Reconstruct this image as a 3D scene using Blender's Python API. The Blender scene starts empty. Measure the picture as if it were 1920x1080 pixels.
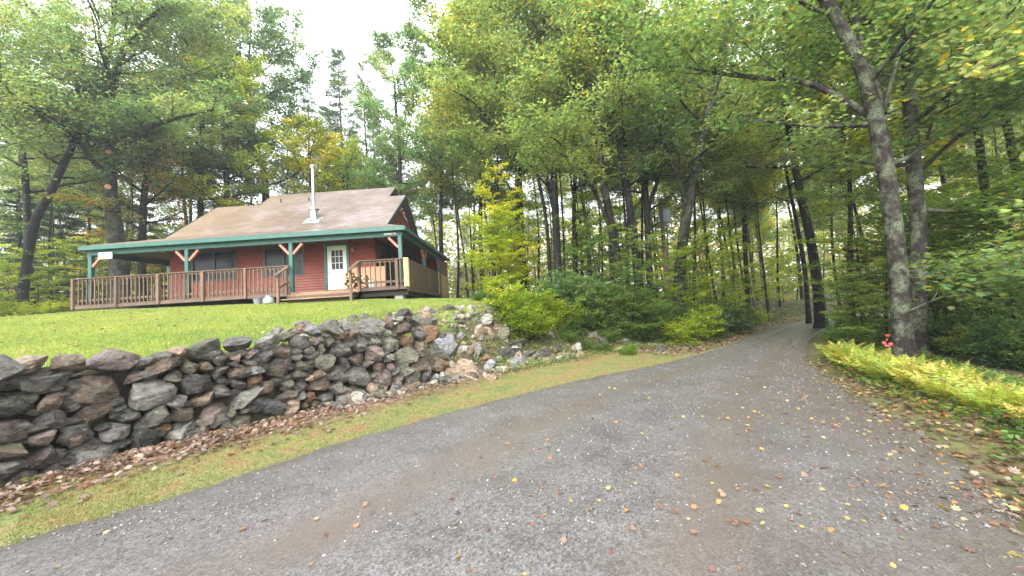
import bpy, math, numpy as np
from math import radians as R, pi, sin, cos
from mathutils import Vector, Matrix
rng = np.random.default_rng(11)
scene = bpy.context.scene
COL = scene.collection

# ------------------------------------------------------------------ camera
F_PX = 700.0; PITCH = R(3.4); ROLL = R(3.53); CAM = np.array([0, 0, 1.6])
cf = np.array([0, cos(PITCH), sin(PITCH)]); cu0 = np.array([0, -sin(PITCH), cos(PITCH)]); cr0 = np.array([1., 0, 0])
cr = cr0*cos(ROLL)-cu0*sin(ROLL); cu = cr0*sin(ROLL)+cu0*cos(ROLL)
cd = bpy.data.cameras.new('camera'); cam = bpy.data.objects.new('camera', cd); COL.objects.link(cam)
cd.sensor_width = 36; cd.lens = F_PX/1920*36; cd.clip_end = 1200; cd.clip_start = .05
cam.matrix_world = Matrix(((cr[0], cu[0], -cf[0], CAM[0]), (cr[1], cu[1], -cf[1], CAM[1]), (cr[2], cu[2], -cf[2], CAM[2]), (0, 0, 0, 1)))
scene.camera = cam

# ------------------------------------------------------------------ sky, sun, exposure
SUN_EL, SUN_AZ = R(36), R(200)
w = bpy.data.worlds.new('World'); scene.world = w; w.use_nodes = True
nt = w.node_tree; nt.nodes.clear()
sky = nt.nodes.new('ShaderNodeTexSky'); sky.sky_type = 'NISHITA'; sky.sun_disc = False
sky.sun_elevation = SUN_EL; sky.sun_rotation = SUN_AZ; sky.dust_density = 4; sky.air_density = 1.5
hs = nt.nodes.new('ShaderNodeHueSaturation'); hs.inputs['Saturation'].default_value = .12
mx = nt.nodes.new('ShaderNodeMix'); mx.data_type = 'RGBA'; mx.inputs[0].default_value = .55
mx.inputs[7].default_value = (13.2, 13.8, 14.8, 1)
bg = nt.nodes.new('ShaderNodeBackground'); bg.inputs['Strength'].default_value = .12
wo = nt.nodes.new('ShaderNodeOutputWorld')
cn_ = nt.nodes.new('ShaderNodeTexNoise'); cn_.inputs['Scale'].default_value = 2.2; cn_.inputs['Detail'].default_value = 5; crp = nt.nodes.new('ShaderNodeValToRGB'); crp.color_ramp.elements[0].position = .3; crp.color_ramp.elements[0].color = (10.5, 11.2, 12.2, 1); crp.color_ramp.elements[1].position = .7; crp.color_ramp.elements[1].color = (15.5, 15.8, 16.4, 1)
nt.links.new(nt.nodes.new('ShaderNodeTexCoord').outputs['Generated'], cn_.inputs['Vector']); nt.links.new(cn_.outputs[0], crp.inputs[0]); nt.links.new(crp.outputs[0], mx.inputs[7])
nt.links.new(sky.outputs[0], hs.inputs['Color']); nt.links.new(hs.outputs[0], mx.inputs[6])
nt.links.new(mx.outputs[2], bg.inputs[0]); nt.links.new(bg.outputs[0], wo.inputs[0])
sd = bpy.data.lights.new('sun', 'SUN'); sd.energy = 1.5; sd.angle = R(30); sd.color = (1, .97, .92)
so = bpy.data.objects.new('sun', sd); COL.objects.link(so)
so.rotation_euler = Vector((sin(SUN_AZ)*cos(SUN_EL), cos(SUN_AZ)*cos(SUN_EL), sin(SUN_EL))).to_track_quat('Z', 'Y').to_euler()
scene.view_settings.view_transform = 'Standard'; scene.view_settings.look = 'None'
scene.view_settings.exposure = 1.7; scene.view_settings.gamma = 1
cy = scene.cycles
cy.max_bounces = 9; cy.diffuse_bounces = 6; cy.glossy_bounces = 2; cy.transmission_bounces = 7; cy.transparent_max_bounces = 8
cy.use_denoising = True; cy.caustics_reflective = False; cy.caustics_refractive = False

# ------------------------------------------------------------------ helpers
def pix_ray(px, py): return cf+(px-960)/F_PX*cr-(py-540)/F_PX*cu
def at(px, py, y): d = pix_ray(px, py); return CAM+d*(y/d[1])
def proj(p):
    p = np.asarray(p, float)-CAM; z = p@cf
    return 960+F_PX*(p@cr)/z, 540-F_PX*(p@cu)/z
def sstep(t): t = np.clip(t, 0, 1); return t*t*(3-2*t)
def tag(o, label=None, cat=None, group=None, kind=None):
    for k, v in (('label', label), ('category', cat), ('group', group), ('kind', kind)):
        if v: o[k] = v
    return o
def empty(name, loc=(0, 0, 0), rz=0.0):
    o = bpy.data.objects.new(name, None); COL.objects.link(o); o.location = loc; o.rotation_euler = (0, 0, rz); return o
def link(name, me, mat, parent=None):
    o = bpy.data.objects.new(name, me); COL.objects.link(o)
    if mat is not None and not me.materials: me.materials.append(mat)
    if parent is not None: o.parent = parent
    return o
def mesh_np(name, V, Fc, colr=None, smooth=False):
    """V (N,3); Fc (M,k) one face size; colr (N,3) point colours"""
    me = bpy.data.meshes.new(name); V = np.ascontiguousarray(V, np.float32); Fc = np.ascontiguousarray(Fc, np.int32)
    M, k = Fc.shape
    me.vertices.add(len(V)); me.vertices.foreach_set('co', V.ravel())
    me.loops.add(M*k); me.loops.foreach_set('vertex_index', Fc.ravel())
    me.polygons.add(M); me.polygons.foreach_set('loop_start', np.arange(0, M*k, k, dtype=np.int32))
    me.polygons.foreach_set('use_smooth', np.full(M, smooth, bool))
    if colr is not None:
        a = me.color_attributes.new('tint', 'FLOAT_COLOR', 'POINT')
        c4 = np.ones((len(V), 4), np.float32); c4[:, :3] = colr; a.data.foreach_set('color', c4.ravel())
    me.update(calc_edges=True); return me
class MB:
    """collects boxes, bars, prisms"""
    def __init__(s): s.v = []; s.f = []
    def add(s, vs, fs): n = len(s.v); s.v += [tuple(map(float, v)) for v in vs]; s.f += [tuple(i+n for i in f) for f in fs]; return s
    def box(s, x0, x1, y0, y1, z0, z1):
        vs = [(x, y, z) for z in (z0, z1) for y in (y0, y1) for x in (x0, x1)]
        return s.add(vs, [(0, 2, 3, 1), (4, 5, 7, 6), (0, 1, 5, 4), (2, 6, 7, 3), (0, 4, 6, 2), (1, 3, 7, 5)])
    def bar(s, a, b, w, h, up=(0, 0, 1)):
        a = Vector(a); b = Vector(b); d = (b-a).normalized(); u = Vector(up); sx = d.cross(u)
        if sx.length < 1e-4: sx = d.cross(Vector((1, 0, 0)))
        sx.normalize(); u = sx.cross(d); vs = []
        for p in (a, b):
            for i, j in ((-1, -1), (1, -1), (1, 1), (-1, 1)): vs.append(p+sx*(i*w/2)+u*(j*h/2))
        return s.add(vs, [(3, 2, 1, 0), (4, 5, 6, 7), (0, 1, 5, 4), (1, 2, 6, 5), (2, 3, 7, 6), (3, 0, 4, 7)])
    def lathe(s, prof, c=(0, 0, 0), n=16):
        vs = []; fs = []
        for r, z in prof:
            for i in range(n): a = 2*pi*i/n; vs.append((c[0]+r*cos(a), c[1]+r*sin(a), c[2]+z))
        for k in range(len(prof)-1):
            for i in range(n): j = (i+1) % n; fs.append((k*n+i, k*n+j, (k+1)*n+j, (k+1)*n+i))
        fs.append(tuple(range(n-1, -1, -1))); m = (len(prof)-1)*n; fs.append(tuple(m+i for i in range(n)))
        return s.add(vs, fs)
    def tube(s, pts, rad, n=8):
        V, Fq = tube_np(np.array(pts, float), np.full(len(pts), rad) if np.isscalar(rad) else np.array(rad), n)
        s.add(V, [tuple(q) for q in Fq]); return s
    def build(s, name, mat, parent=None, bevel=0, smooth=False):
        me = bpy.data.meshes.new(name); me.from_pydata(s.v, [], s.f); me.materials.append(mat)
        if smooth: me.polygons.foreach_set('use_smooth', [True]*len(me.polygons)); me.set_sharp_from_angle(angle=R(40))
        o = bpy.data.objects.new(name, me); COL.objects.link(o)
        if parent is not None: o.parent = parent
        if bevel:
            m = o.modifiers.new('b', 'BEVEL'); m.width = bevel; m.segments = 1; m.limit_method = 'ANGLE'
        return o
def tube_np(P, rad, n=6):
    P = np.asarray(P, float); m = len(P); T = np.gradient(P, axis=0); T /= np.linalg.norm(T, axis=1)[:, None]+1e-9
    ref = np.array([0, 0, 1.]) if abs(T[:, 2]).mean() < .8 else np.array([1., 0, 0])
    A = np.cross(T, ref); A /= np.linalg.norm(A, axis=1)[:, None]+1e-9; B = np.cross(T, A)
    an = np.arange(n)*2*pi/n
    V = P[:, None, :]+rad[:, None, None]*(np.cos(an)[None, :, None]*A[:, None, :]+np.sin(an)[None, :, None]*B[:, None, :])
    i = np.arange(m-1)[:, None]*n; j = np.arange(n)[None, :]; j2 = (j+1) % n
    Fq = np.stack([i+j, i+n+j, i+n+j2, i+j2], -1).reshape(-1, 4)
    return V.reshape(-1, 3), Fq
def smooth_path(P, n):
    """Catmull-Rom through P"""
    P = np.asarray(P, float); Q = np.vstack([2*P[0]-P[1], P, 2*P[-1]-P[-2]]); m = len(P)-1; out = []
    for t in np.linspace(0, m-1e-6, n):
        k = int(t); u = t-k; a, b, c, d = Q[k:k+4]
        out.append(.5*((2*b)+(-a+c)*u+(2*a-5*b+4*c-d)*u*u+(-a+3*b-3*c+d)*u**3))
    return np.array(out)

# ------------------------------------------------------------------ materials
def mat_base(name):
    m = bpy.data.materials.new(name); m.use_nodes = True; t = m.node_tree; b = t.nodes['Principled BSDF']
    return m, t, b
def N(t, kind, **kw):
    n = t.nodes.new(kind)
    for k, v in kw.items():
        if k in n.inputs: n.inputs[k].default_value = v
        else: setattr(n, k, v)
    return n
def ramp(t, stops):
    r = t.nodes.new('ShaderNodeValToRGB'); e = r.color_ramp.elements
    while len(e) < len(stops): e.new(.5)
    for i, (p, c) in enumerate(stops): e[i].position = p; e[i].color = tuple(c)+(1,) if len(c) == 3 else c
    return r
def L(t, a, b): t.links.new(a, b)
def mixc(t, fac, a, b, mode='MIX'):
    m = t.nodes.new('ShaderNodeMix'); m.data_type = 'RGBA'; m.blend_type = mode
    for s, v in ((0, fac), (6, a), (7, b)):
        if isinstance(v, bpy.types.NodeSocket): L(t, v, m.inputs[s])
        elif s == 0: m.inputs[s].default_value = v
        else: m.inputs[s].default_value = tuple(v)+(1,)
    return m.outputs[2]
def noise(t, scale, detail=4, coord=None, rough=.6, stretch=None, w=None):
    n = N(t, 'ShaderNodeTexNoise'); n.inputs['Scale'].default_value = scale; n.inputs['Detail'].default_value = detail; n.inputs['Roughness'].default_value = rough
    c = coord
    if c is None: c = t.nodes.new('ShaderNodeTexCoord').outputs['Object']
    if stretch:
        mp = t.nodes.new('ShaderNodeMapping'); mp.inputs['Scale'].default_value = stretch; L(t, c, mp.inputs[0]); c = mp.outputs[0]
    L(t, c, n.inputs['Vector']); return n
def bump(t, b, h, strength=.4, dist=.02):
    n = t.nodes.new('ShaderNodeBump'); n.inputs['Strength'].default_value = strength; n.inputs['Distance'].default_value = dist
    L(t, h, n.inputs['Height']); L(t, n.outputs[0], b.inputs['Normal']); return n

def leaf_mat(name, mul=(1, 1, 1), trans=.55, rough=.42):
    m, t, b = mat_base(name)
    a = N(t, 'ShaderNodeVertexColor', layer_name='tint'); oi = t.nodes.new('ShaderNodeObjectInfo')
    g = mixc(t, 1, a.outputs[0], mul, 'MULTIPLY')
    hv = N(t, 'ShaderNodeHueSaturation')
    mr = N(t, 'ShaderNodeMapRange'); L(t, oi.outputs['Random'], mr.inputs[0]); mr.inputs[3].default_value = .485; mr.inputs[4].default_value = .512
    mr2 = N(t, 'ShaderNodeMapRange'); L(t, oi.outputs['Random'], mr2.inputs[0]); mr2.inputs[3].default_value = 1.18; mr2.inputs[4].default_value = .82
    L(t, mr.outputs[0], hv.inputs['Hue']); L(t, mr2.outputs[0], hv.inputs['Value']); L(t, g, hv.inputs['Color'])
    L(t, hv.outputs[0], b.inputs['Base Color']); b.inputs['Roughness'].default_value = rough; b.inputs['Specular IOR Level'].default_value = .5
    tr = t.nodes.new('ShaderNodeBsdfTranslucent'); tc = mixc(t, 1, hv.outputs[0], (2.0, 1.9, 1.0), 'MULTIPLY'); L(t, tc, tr.inputs[0])
    ms = t.nodes.new('ShaderNodeMixShader'); ms.inputs[0].default_value = trans
    L(t, b.outputs[0], ms.inputs[1]); L(t, tr.outputs[0], ms.inputs[2]); L(t, ms.outputs[0], t.nodes['Material Output'].inputs[0])
    return m
def bark_mat(name, c1, c2, lichen=None, lich_amt=.0, scale=9, wet=.55):
    m, t, b = mat_base(name)
    n1 = noise(t, scale, 6, stretch=(1.6, 1.6, .35)); n2 = noise(t, scale*.35, 5)
    r1 = ramp(t, [(.3, c1), (.7, c2)]); L(t, n1.outputs[0], r1.inputs[0]); col = r1.outputs[0]
    r2 = ramp(t, [(.35, (.6, .6, .6)), (.7, (1.2, 1.2, 1.2))]); L(t, n2.outputs[0], r2.inputs[0]); col = mixc(t, 1, col, r2.outputs[0], 'MULTIPLY')
    if lichen:
        n3 = noise(t, 3.2, 5, rough=.7); r3 = ramp(t, [(.56-lich_amt*.25, (0, 0, 0)), (.70-lich_amt*.25, (.75, .75, .75))]); L(t, n3.outputs[0], r3.inputs[0])
        n4 = noise(t, 40, 2); r4 = ramp(t, [(.35, (0, 0, 0)), (.5, (1, 1, 1))]); L(t, n4.outputs[0], r4.inputs[0])
        mm = N(t, 'ShaderNodeMath', operation='MULTIPLY'); L(t, r3.outputs[0], mm.inputs[0]); L(t, r4.outputs[0], mm.inputs[1])
        col = mixc(t, mm.outputs[0], col, lichen)
    L(t, col, b.inputs['Base Color']); b.inputs['Roughness'].default_value = .75; b.inputs['Specular IOR Level'].default_value = .2
    bump(t, b, n1.outputs[0], .8, .04); return m
LM = leaf_mat('leaf'); LMY = leaf_mat('leaf_yellow', (2.1, 1.65, .6)); LMYG = leaf_mat('leaf_yellow_green', (1.6, 1.42, .6)); LMO = leaf_mat('leaf_orange', (3.2, 1.15, .7))
LMD = leaf_mat('leaf_dark', (.55, .66, .8), .22); LMB = leaf_mat('leaf_blue_green', (1.1, 1.15, 1.6), .3, .32); NEED = leaf_mat('needle', (1.3, 1.4, 1.6), .3, .5)
LMRAW = leaf_mat('leaf_plain', (1, 1, 1), .25, .5)
BK_DARK = bark_mat('bark_dark_wet', (.004, .0035, .003), (.018, .015, .012), (.05, .06, .04), .15)
BK_GREY = bark_mat('bark_grey_brown', (.009, .0075, .006), (.034, .029, .022), (.08, .095, .055), .4)
BK_LICH = bark_mat('bark_lichen', (.01, .008, .007), (.045, .034, .028), (.15, .18, .11), .42, 14)
BK_MID = bark_mat('bark_reddish', (.007, .0055, .0045), (.028, .021, .017), (.07, .08, .045), .3)

def wood_mat(name, c1, c2, rough=.75, sc=(3, 3, 3)):
    m, t, b = mat_base(name); oi = t.nodes.new('ShaderNodeObjectInfo')
    n1 = noise(t, 6, 5, stretch=sc); r1 = ramp(t, [(.3, c1), (.7, c2)]); L(t, n1.outputs[0], r1.inputs[0])
    n2 = noise(t, 1.3, 4); r2 = ramp(t, [(.3, (.75, .75, .75)), (.7, (1.15, 1.15, 1.15))]); L(t, n2.outputs[0], r2.inputs[0])
    c = mixc(t, 1, r1.outputs[0], r2.outputs[0], 'MULTIPLY')
    mr = N(t, 'ShaderNodeMapRange'); L(t, oi.outputs['Random'], mr.inputs[0]); mr.inputs[3].default_value = .8; mr.inputs[4].default_value = 1.2
    hv = N(t, 'ShaderNodeHueSaturation'); L(t, mr.outputs[0], hv.inputs['Value']); L(t, c, hv.inputs['Color'])
    L(t, hv.outputs[0], b.inputs['Base Color']); b.inputs['Roughness'].default_value = rough; bump(t, b, n1.outputs[0], .4, .01); return m
def plain(name, c, rough=.6, metal=0, var=.15, sc=4):
    m, t, b = mat_base(name); n1 = noise(t, sc, 5)
    r1 = ramp(t, [(.3, tuple(x*(1-var) for x in c)), (.7, tuple(x*(1+var) for x in c))]); L(t, n1.outputs[0], r1.inputs[0]); L(t, r1.outputs[0], b.inputs['Base Color'])
    b.inputs['Roughness'].default_value = rough; b.inputs['Metallic'].default_value = metal; return m
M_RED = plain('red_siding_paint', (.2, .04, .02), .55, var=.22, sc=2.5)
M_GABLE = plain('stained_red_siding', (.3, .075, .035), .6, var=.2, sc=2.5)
M_GREEN = plain('green_trim_paint', (.02, .10, .08), .45, var=.2, sc=5)
M_BRACE = plain('salmon_brace_paint', (.55, .16, .11), .5, var=.15)
M_WHITE = plain('white_paint', (.72, .72, .66), .45, var=.05)
M_GLASS = plain('dark_glass', (.010, .011, .012), .25, var=.1); M_GLASS.node_tree.nodes['Principled BSDF'].inputs['Specular IOR Level'].default_value = .25
M_DECK = wood_mat('weathered_wood', (.06, .038, .025), (.15, .10, .068))
M_RAILW = wood_mat('weathered_rail_wood', (.085, .05, .03), (.2, .13, .085))
M_TREAD = wood_mat('tread_wood', (.2, .11, .06), (.42, .26, .15))
M_FRESH = wood_mat('fresh_pine', (.48, .33, .13), (.68, .5, .25), sc=(8, 8, 1))
M_PLY = wood_mat('plywood', (.36, .19, .1), (.5, .3, .17), sc=(5, 5, .6))
M_SOFFIT = wood_mat('soffit_wood', (.12, .075, .045), (.26, .17, .11), sc=(1, 8, 8))
M_STEEL = plain('stove_pipe_steel', (.55, .57, .58), .32, .85, .08)
M_CONC = plain('concrete', (.3, .28, .25), .85, var=.2)
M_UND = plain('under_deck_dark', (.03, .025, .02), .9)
M_TANK = plain('grey_tank_paint', (.38, .42, .44), .4, var=.1)
M_BUCK = plain('bucket_grey', (.2, .22, .23), .5)
M_LAMP = plain('pale_lamp_cover', (.7, .78, .86), .3, var=.03)
M_LOG = wood_mat('split_log', (.3, .17, .09), (.6, .4, .24), sc=(4, 4, 4))
M_PINK = plain('red_leaf', (.75, .12, .1), .5, var=.2)
M_CUT = wood_mat('cut_wood', (.4, .2, .1), (.55, .3, .16))

# ------------------------------------------------------------------ misty air between the trees
hz_ = MB().box(-185, 185, -70, 205, -4, 62).build('haze', bpy.data.materials.new('misty_air')); hm = hz_.data.materials[0]; hm.use_nodes = True; hm.node_tree.nodes.clear()
pv = hm.node_tree.nodes.new('ShaderNodeVolumePrincipled'); pv.inputs['Density'].default_value = .0013; pv.inputs['Color'].default_value = (.93, .96, 1, 1); pv.inputs['Anisotropy'].default_value = .2
hm.node_tree.links.new(pv.outputs[0], hm.node_tree.nodes.new('ShaderNodeOutputMaterial').inputs['Volume']); tag(hz_, 'thin damp mist hanging among the trees', 'haze', kind='stuff')

# ------------------------------------------------------------------ terrain
WL = np.array([(-24, -16), (-9.5, -3), (-6.15, 2.2), (-5.3, 3.75), (-4.9, 4.7), (-4.05, 5.75), (-3.2, 6.9), (-1.5, 8.6), (.4, 10.2), (2.9, 12.0), (5.6, 12.7), (9.0, 16.3), (13, 20.9), (18, 23.6), (30, 24.6), (80, 24.6)], float)
WS = np.concatenate([[0], np.cumsum(np.linalg.norm(np.diff(WL, axis=0), axis=1))])
def poly_sd(X, Y, PL, S):
    best = np.full(X.shape, 1e9); sg = np.zeros(X.shape); ss = np.zeros(X.shape)
    for k in range(len(PL)-1):
        a = PL[k]; d = PL[k+1]-a; l2 = d@d; t = np.clip(((X-a[0])*d[0]+(Y-a[1])*d[1])/l2, 0, 1)
        dx = X-a[0]-t*d[0]; dy = Y-a[1]-t*d[1]; q = np.hypot(dx, dy); c = d[0]*dy-d[1]*dx
        m = q < best; best = np.where(m, q, best); sg = np.where(m, np.sign(c), sg); ss = np.where(m, S[k]+t*np.sqrt(l2), ss)
    return best*sg, ss
RL = np.array([(-30, -24), (-13, -6), (-7, 0), (-4.13, 3.03), (-3.46, 3.64), (-2.37, 5.02), (-1.0, 6.28), (.99, 7.89), (4.11, 9.9), (6.9, 12.3), (10.16, 15.9), (14.4, 19.9), (20, 22.3), (30, 23.2), (80, 23.2)], float)
RR = np.array([(-10, -24), (-1.5, -6), (1.9, 0), (3.13, 2.45), (3.73, 3.11), (4.4, 4.36), (5.09, 5.79), (5.71, 6.91), (6.65, 8.57), (8.51, 11.1), (11.4, 14.2), (15.0, 17.2), (20.5, 19.0), (30, 19.8), (80, 19.8)], float)
RLS = np.concatenate([[0], np.cumsum(np.linalg.norm(np.diff(RL, axis=0), axis=1))]); RRS = np.concatenate([[0], np.cumsum(np.linalg.norm(np.diff(RR, axis=0), axis=1))])
UP = np.array([(-6.3, 2.5, 1.2), (-6.9, 5, 1.27), (-6.5, 6, 1.3), (-5.4, 6.9, 1.27), (-4.1, 7.7, 1.3), (-2.65, 9, 1.45), (-.5, 11.2, 1.62), (-20, 14.5, 2.5), (-17, 14.5, 2.55), (-9.6, 14.5, 2.42), (-5.4, 14.5, 2.32), (-1.3, 14.5, 2.05),
  (-9, 24, 2.6), (-4, 24, 2.45), (-17, 24, 2.8), (0, 24, 2.1), (8, 30, 1.7), (20, 45, 1.6), (0, 60, 3), (-30, 60, 5), (-30, 20, 3), (-14, 6, 1.45), (-12, -2, 1.1), (45, 45, 1.4), (4, 19, 1.7), (12, 26, 1.2), (-3, 17, 2.3), (60, 90, 2), (-60, 40, 4), (-60, 0, 3), (-30, -20, 1.5), (-60, 90, 6), (0, 100, 4)], float)
def tps_fit(P):
    n = len(P); d = np.hypot(P[:, None, 0]-P[None, :, 0], P[:, None, 1]-P[None, :, 1]); K = np.where(d > 0, d*d*np.log(d+1e-12), 0)+np.eye(n)*.5
    A = np.zeros((n+3, n+3)); A[:n, :n] = K; A[:n, n:] = np.c_[np.ones(n), P[:, :2]]; A[n:, :n] = A[:n, n:].T
    return np.linalg.solve(A, np.r_[P[:, 2], 0, 0, 0])
TW = tps_fit(UP)
def tps(X, Y):
    out = TW[-3]+TW[-2]*X+TW[-1]*Y
    for i, p in enumerate(UP):
        q = (X-p[0])**2+(Y-p[1])**2; out = out+TW[i]*.5*q*np.log(q+1e-12)
    return out
_rs = np.random.default_rng(3); LOW = [(_rs.uniform(.15, 1.6), _rs.uniform(0, 6.28), _rs.uniform(0, 6.28), _rs.uniform(.3, 1)) for _ in range(14)]
def wob(X, Y, s=1.0):
    o = 0
    for f, a, p, g in LOW: o = o+np.sin((X*np.cos(a)+Y*np.sin(a))*f*4*s+p)*g/(1+f*3)
    return o/5
S_WALL_END = 22.9+6.1
def terrain(X, Y):
    X = np.asarray(X, float); Y = np.asarray(Y, float)
    d, s = poly_sd(X, Y, WL, WS); dr, _ = poly_sd(X, Y, RR, RRS); dl, _ = poly_sd(X, Y, RL, RLS)
    low = .12*sstep(dl/1.6)+.03*wob(X, Y)*sstep(np.abs(dl)/.8)*(dl > 0)
    r = -dr
    low = low+np.where(r > 0, .10*sstep(r/.8)-.9*sstep((r-1.6)/7), 0)
    road = (dl < 0) & (dr > 0); low = low+np.where(road, .008*wob(X, Y, 1.2), 0)
    up = np.clip(tps(X, Y), .6, 9)+.05*wob(X, Y, .5)
    e = WS[6]; wd = .35+1.9*sstep((s-e)/2.2)+1.2*sstep((s-WS[8])/4)
    b = sstep((d-.3*(1-sstep((s-e)/1.5)))/wd)
    return low*(1-b)+(low*0+up)*b
def Hs(x, y): return float(terrain(np.array([x]), np.array([y]))[0])
def hit(px, py, tmax=60, dz=0):
    d = pix_ray(px, py); t = np.linspace(1, tmax, 1500)/d[1]; P = CAM+t[:, None]*d
    h = terrain(P[:, 0], P[:, 1])+dz; k = np.argmax(P[:, 2] < h)
    return P[k] if P[k, 2] < h[k] else P[-1]
def axis(spec):
    out = [];
    for a, b, st in spec: out.append(np.arange(a, b, st))
    return np.concatenate(out+[[spec[-1][1]]])
gx = axis([(-180, -60, 10), (-60, -24, 2), (-24, -8, .35), (-8, 8, .1), (8, 24, .3), (24, 60, 2), (60, 180, 10)])
gy = axis([(-60, -20, 5), (-20, -3, .8), (-3, 14, .1), (14, 30, .35), (30, 70, 2), (70, 200, 10)])
GX, GY = np.meshgrid(gx, gy, indexing='ij'); GZ = terrain(GX, GY)
nx, ny = GX.shape; ii = np.arange(nx-1)[:, None]*ny+np.arange(ny-1)[None, :]
GF = np.stack([ii, ii+ny, ii+ny+1, ii+1], -1).reshape(-1, 4)
gd, gs = poly_sd(GX, GY, WL, WS); gl, _ = poly_sd(GX, GY, RL, RLS); gr, _ = poly_sd(GX, GY, RR, RRS)
jit = wob(GX, GY, 2.2)*.5
def lawn_mask(X, Y, d, j=0):
    lim = np.interp(Y, [5, 8.5, 10, 12, 15, 18], [9, -2.7, -1.7, -.6, -.2, -1.5])
    return sstep((d-.72+j*.2)/.15)*sstep((lim-X+j)/.6)*sstep((17.5-Y+j)/1.2)*sstep((X+27+j*2)/2)
lawn = lawn_mask(GX, GY, gd, jit)
verge = sstep((gl+.15+jit*.5)/.25)*sstep((-gd-.02)/.1)
litw = verge*sstep((gl-.75+jit-.9*sstep((GX+2)/3))/.6)*(GX < .5)
vr = sstep((-gr+.1+jit*.5)/.3)*sstep((gr+1.7+jit)/.5)
zc = np.stack([lawn, np.clip(np.maximum(verge-litw, vr*.6), 0, 1), litw], -1).reshape(-1, 3)
gm = mesh_np('ground', np.stack([GX, GY, GZ], -1).reshape(-1, 3), GF, zc, True)
m, t, b = mat_base('ground_soil_grass'); co = t.nodes.new('ShaderNodeTexCoord').outputs['Object']
zn = N(t, 'ShaderNodeVertexColor', layer_name='tint'); sp = t.nodes.new('ShaderNodeSeparateColor'); L(t, zn.outputs[0], sp.inputs[0])
nl = noise(t, 1.1, 5, co); rl = ramp(t, [(.3, (.10, .19, .035)), (.5, (.19, .27, .05)), (.68, (.33, .34, .08))]); L(t, nl.outputs[0], rl.inputs[0])
nf = noise(t, 22, 4, co); rf = ramp(t, [(.3, (.6, .6, .6)), (.7, (1.3, 1.3, 1.3))]); L(t, nf.outputs[0], rf.inputs[0])
lawnc = mixc(t, 1, rl.outputs[0], rf.outputs[0], 'MULTIPLY')
nv = noise(t, 2.3, 5, co); rv = ramp(t, [(.3, (.085, .13, .03)), (.5, (.17, .16, .05)), (.62, (.21, .12, .055))]); L(t, nv.outputs[0], rv.inputs[0]); vc = mixc(t, 1, rv.outputs[0], rf.outputs[0], 'MULTIPLY')
vo = N(t, 'ShaderNodeTexVoronoi'); vo.inputs['Scale'].default_value = 13; L(t, co, vo.inputs['Vector'])
rb = ramp(t, [(0, (.05, .025, .018)), (.4, (.16, .085, .055)), (.75, (.27, .17, .12)), (1, (.3, .2, .07))]); L(t, vo.outputs['Color'], rb.inputs[0])
nz = noise(t, 5, 6, co); rd = ramp(t, [(.3, (.45, .45, .45)), (.7, (1.1, 1.1, 1.1))]); L(t, nz.outputs[0], rd.inputs[0]); lit = mixc(t, 1, rb.outputs[0], rd.outputs[0], 'MULTIPLY')
nfl = noise(t, .8, 6, co); rfl = ramp(t, [(.4, (0, 0, 0)), (.6, (1, 1, 1))]); L(t, nfl.outputs[0], rfl.inputs[0])
floor_ = mixc(t, .55, lit, (.03, .024, .014)); floor_ = mixc(t, rfl.outputs[0], floor_, (.035, .05, .014))
c = mixc(t, sp.outputs[0], floor_, lawnc); c = mixc(t, sp.outputs[1], c, vc); c = mixc(t, sp.outputs[2], c, lit)
L(t, c, b.inputs['Base Color']); b.inputs['Roughness'].default_value = .85; bump(t, b, nf.outputs[0], .6, .03)
tag(link('ground', gm, m), 'grassy and leaf strewn ground under the woods', 'ground', kind='structure')

# road strip
def resample(P, S, n): s = np.linspace(0, S[-1], n); return np.stack([np.interp(s, S, P[:, 0]), np.interp(s, S, P[:, 1])], -1)
def edge_param(k, n):
    key = np.array([0, 1, 2, 3, 4, 5, 6, 7, 8, 9, 10, 11, 12, 13, 14], float)
    tt = np.linspace(0, 14, n); pl = smooth_path(np.c_[RL, np.zeros(15)], n)[:, :2]; pr = smooth_path(np.c_[RR, np.zeros(15)], n)[:, :2]; return pl, pr
pl, pr = edge_param(0, 900); nu = 46
pl = pl+(wob(pl[:, 0], pl[:, 1], 3)*.22)[:, None]*np.array([-.7, .7]); pr = pr+(wob(pr[:, 0], pr[:, 1], 3)*.25)[:, None]*np.array([.8, -.6])
U = np.linspace(0, 1, nu); RX = pl[:, None, 0]*(1-U)+pr[:, None, 0]*U; RY = pl[:, None, 1]*(1-U)+pr[:, None, 1]*U
RZ = terrain(RX, RY)+.014+.006*wob(RX, RY, 6)-.018*(np.exp(-((U-.33)/.06)**2)+np.exp(-((U-.72)/.05)**2))+.012-.03*(np.minimum(U, 1-U) < .01)
ii = np.arange(899)[:, None]*nu+np.arange(nu-1)[None, :]
rut = np.exp(-((U-.33)/.07)**2)+np.exp(-((U-.72)/.06)**2)
ruts = np.tile(rut, (900, 1)); ed = np.tile(np.exp(-np.minimum(U, 1-U)/.08), (900, 1)); rside = np.tile(np.clip((U-.62)/.3, 0, 1), (900, 1))
rm = mesh_np('road', np.stack([RX, RY, RZ], -1).reshape(-1, 3), np.stack([ii, ii+1, ii+nu+1, ii+nu], -1).reshape(-1, 4)[:, ::-1], np.stack([ruts, ed, rside], -1).reshape(-1, 3), True)
m, t, b = mat_base('gravel_road'); co = t.nodes.new('ShaderNodeTexCoord').outputs['Object']
zn = N(t, 'ShaderNodeVertexColor', layer_name='tint'); sp = t.nodes.new('ShaderNodeSeparateColor'); L(t, zn.outputs[0], sp.inputs[0])
v1 = N(t, 'ShaderNodeTexVoronoi'); v1.inputs['Scale'].default_value = 58; L(t, co, v1.inputs['Vector'])
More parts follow.
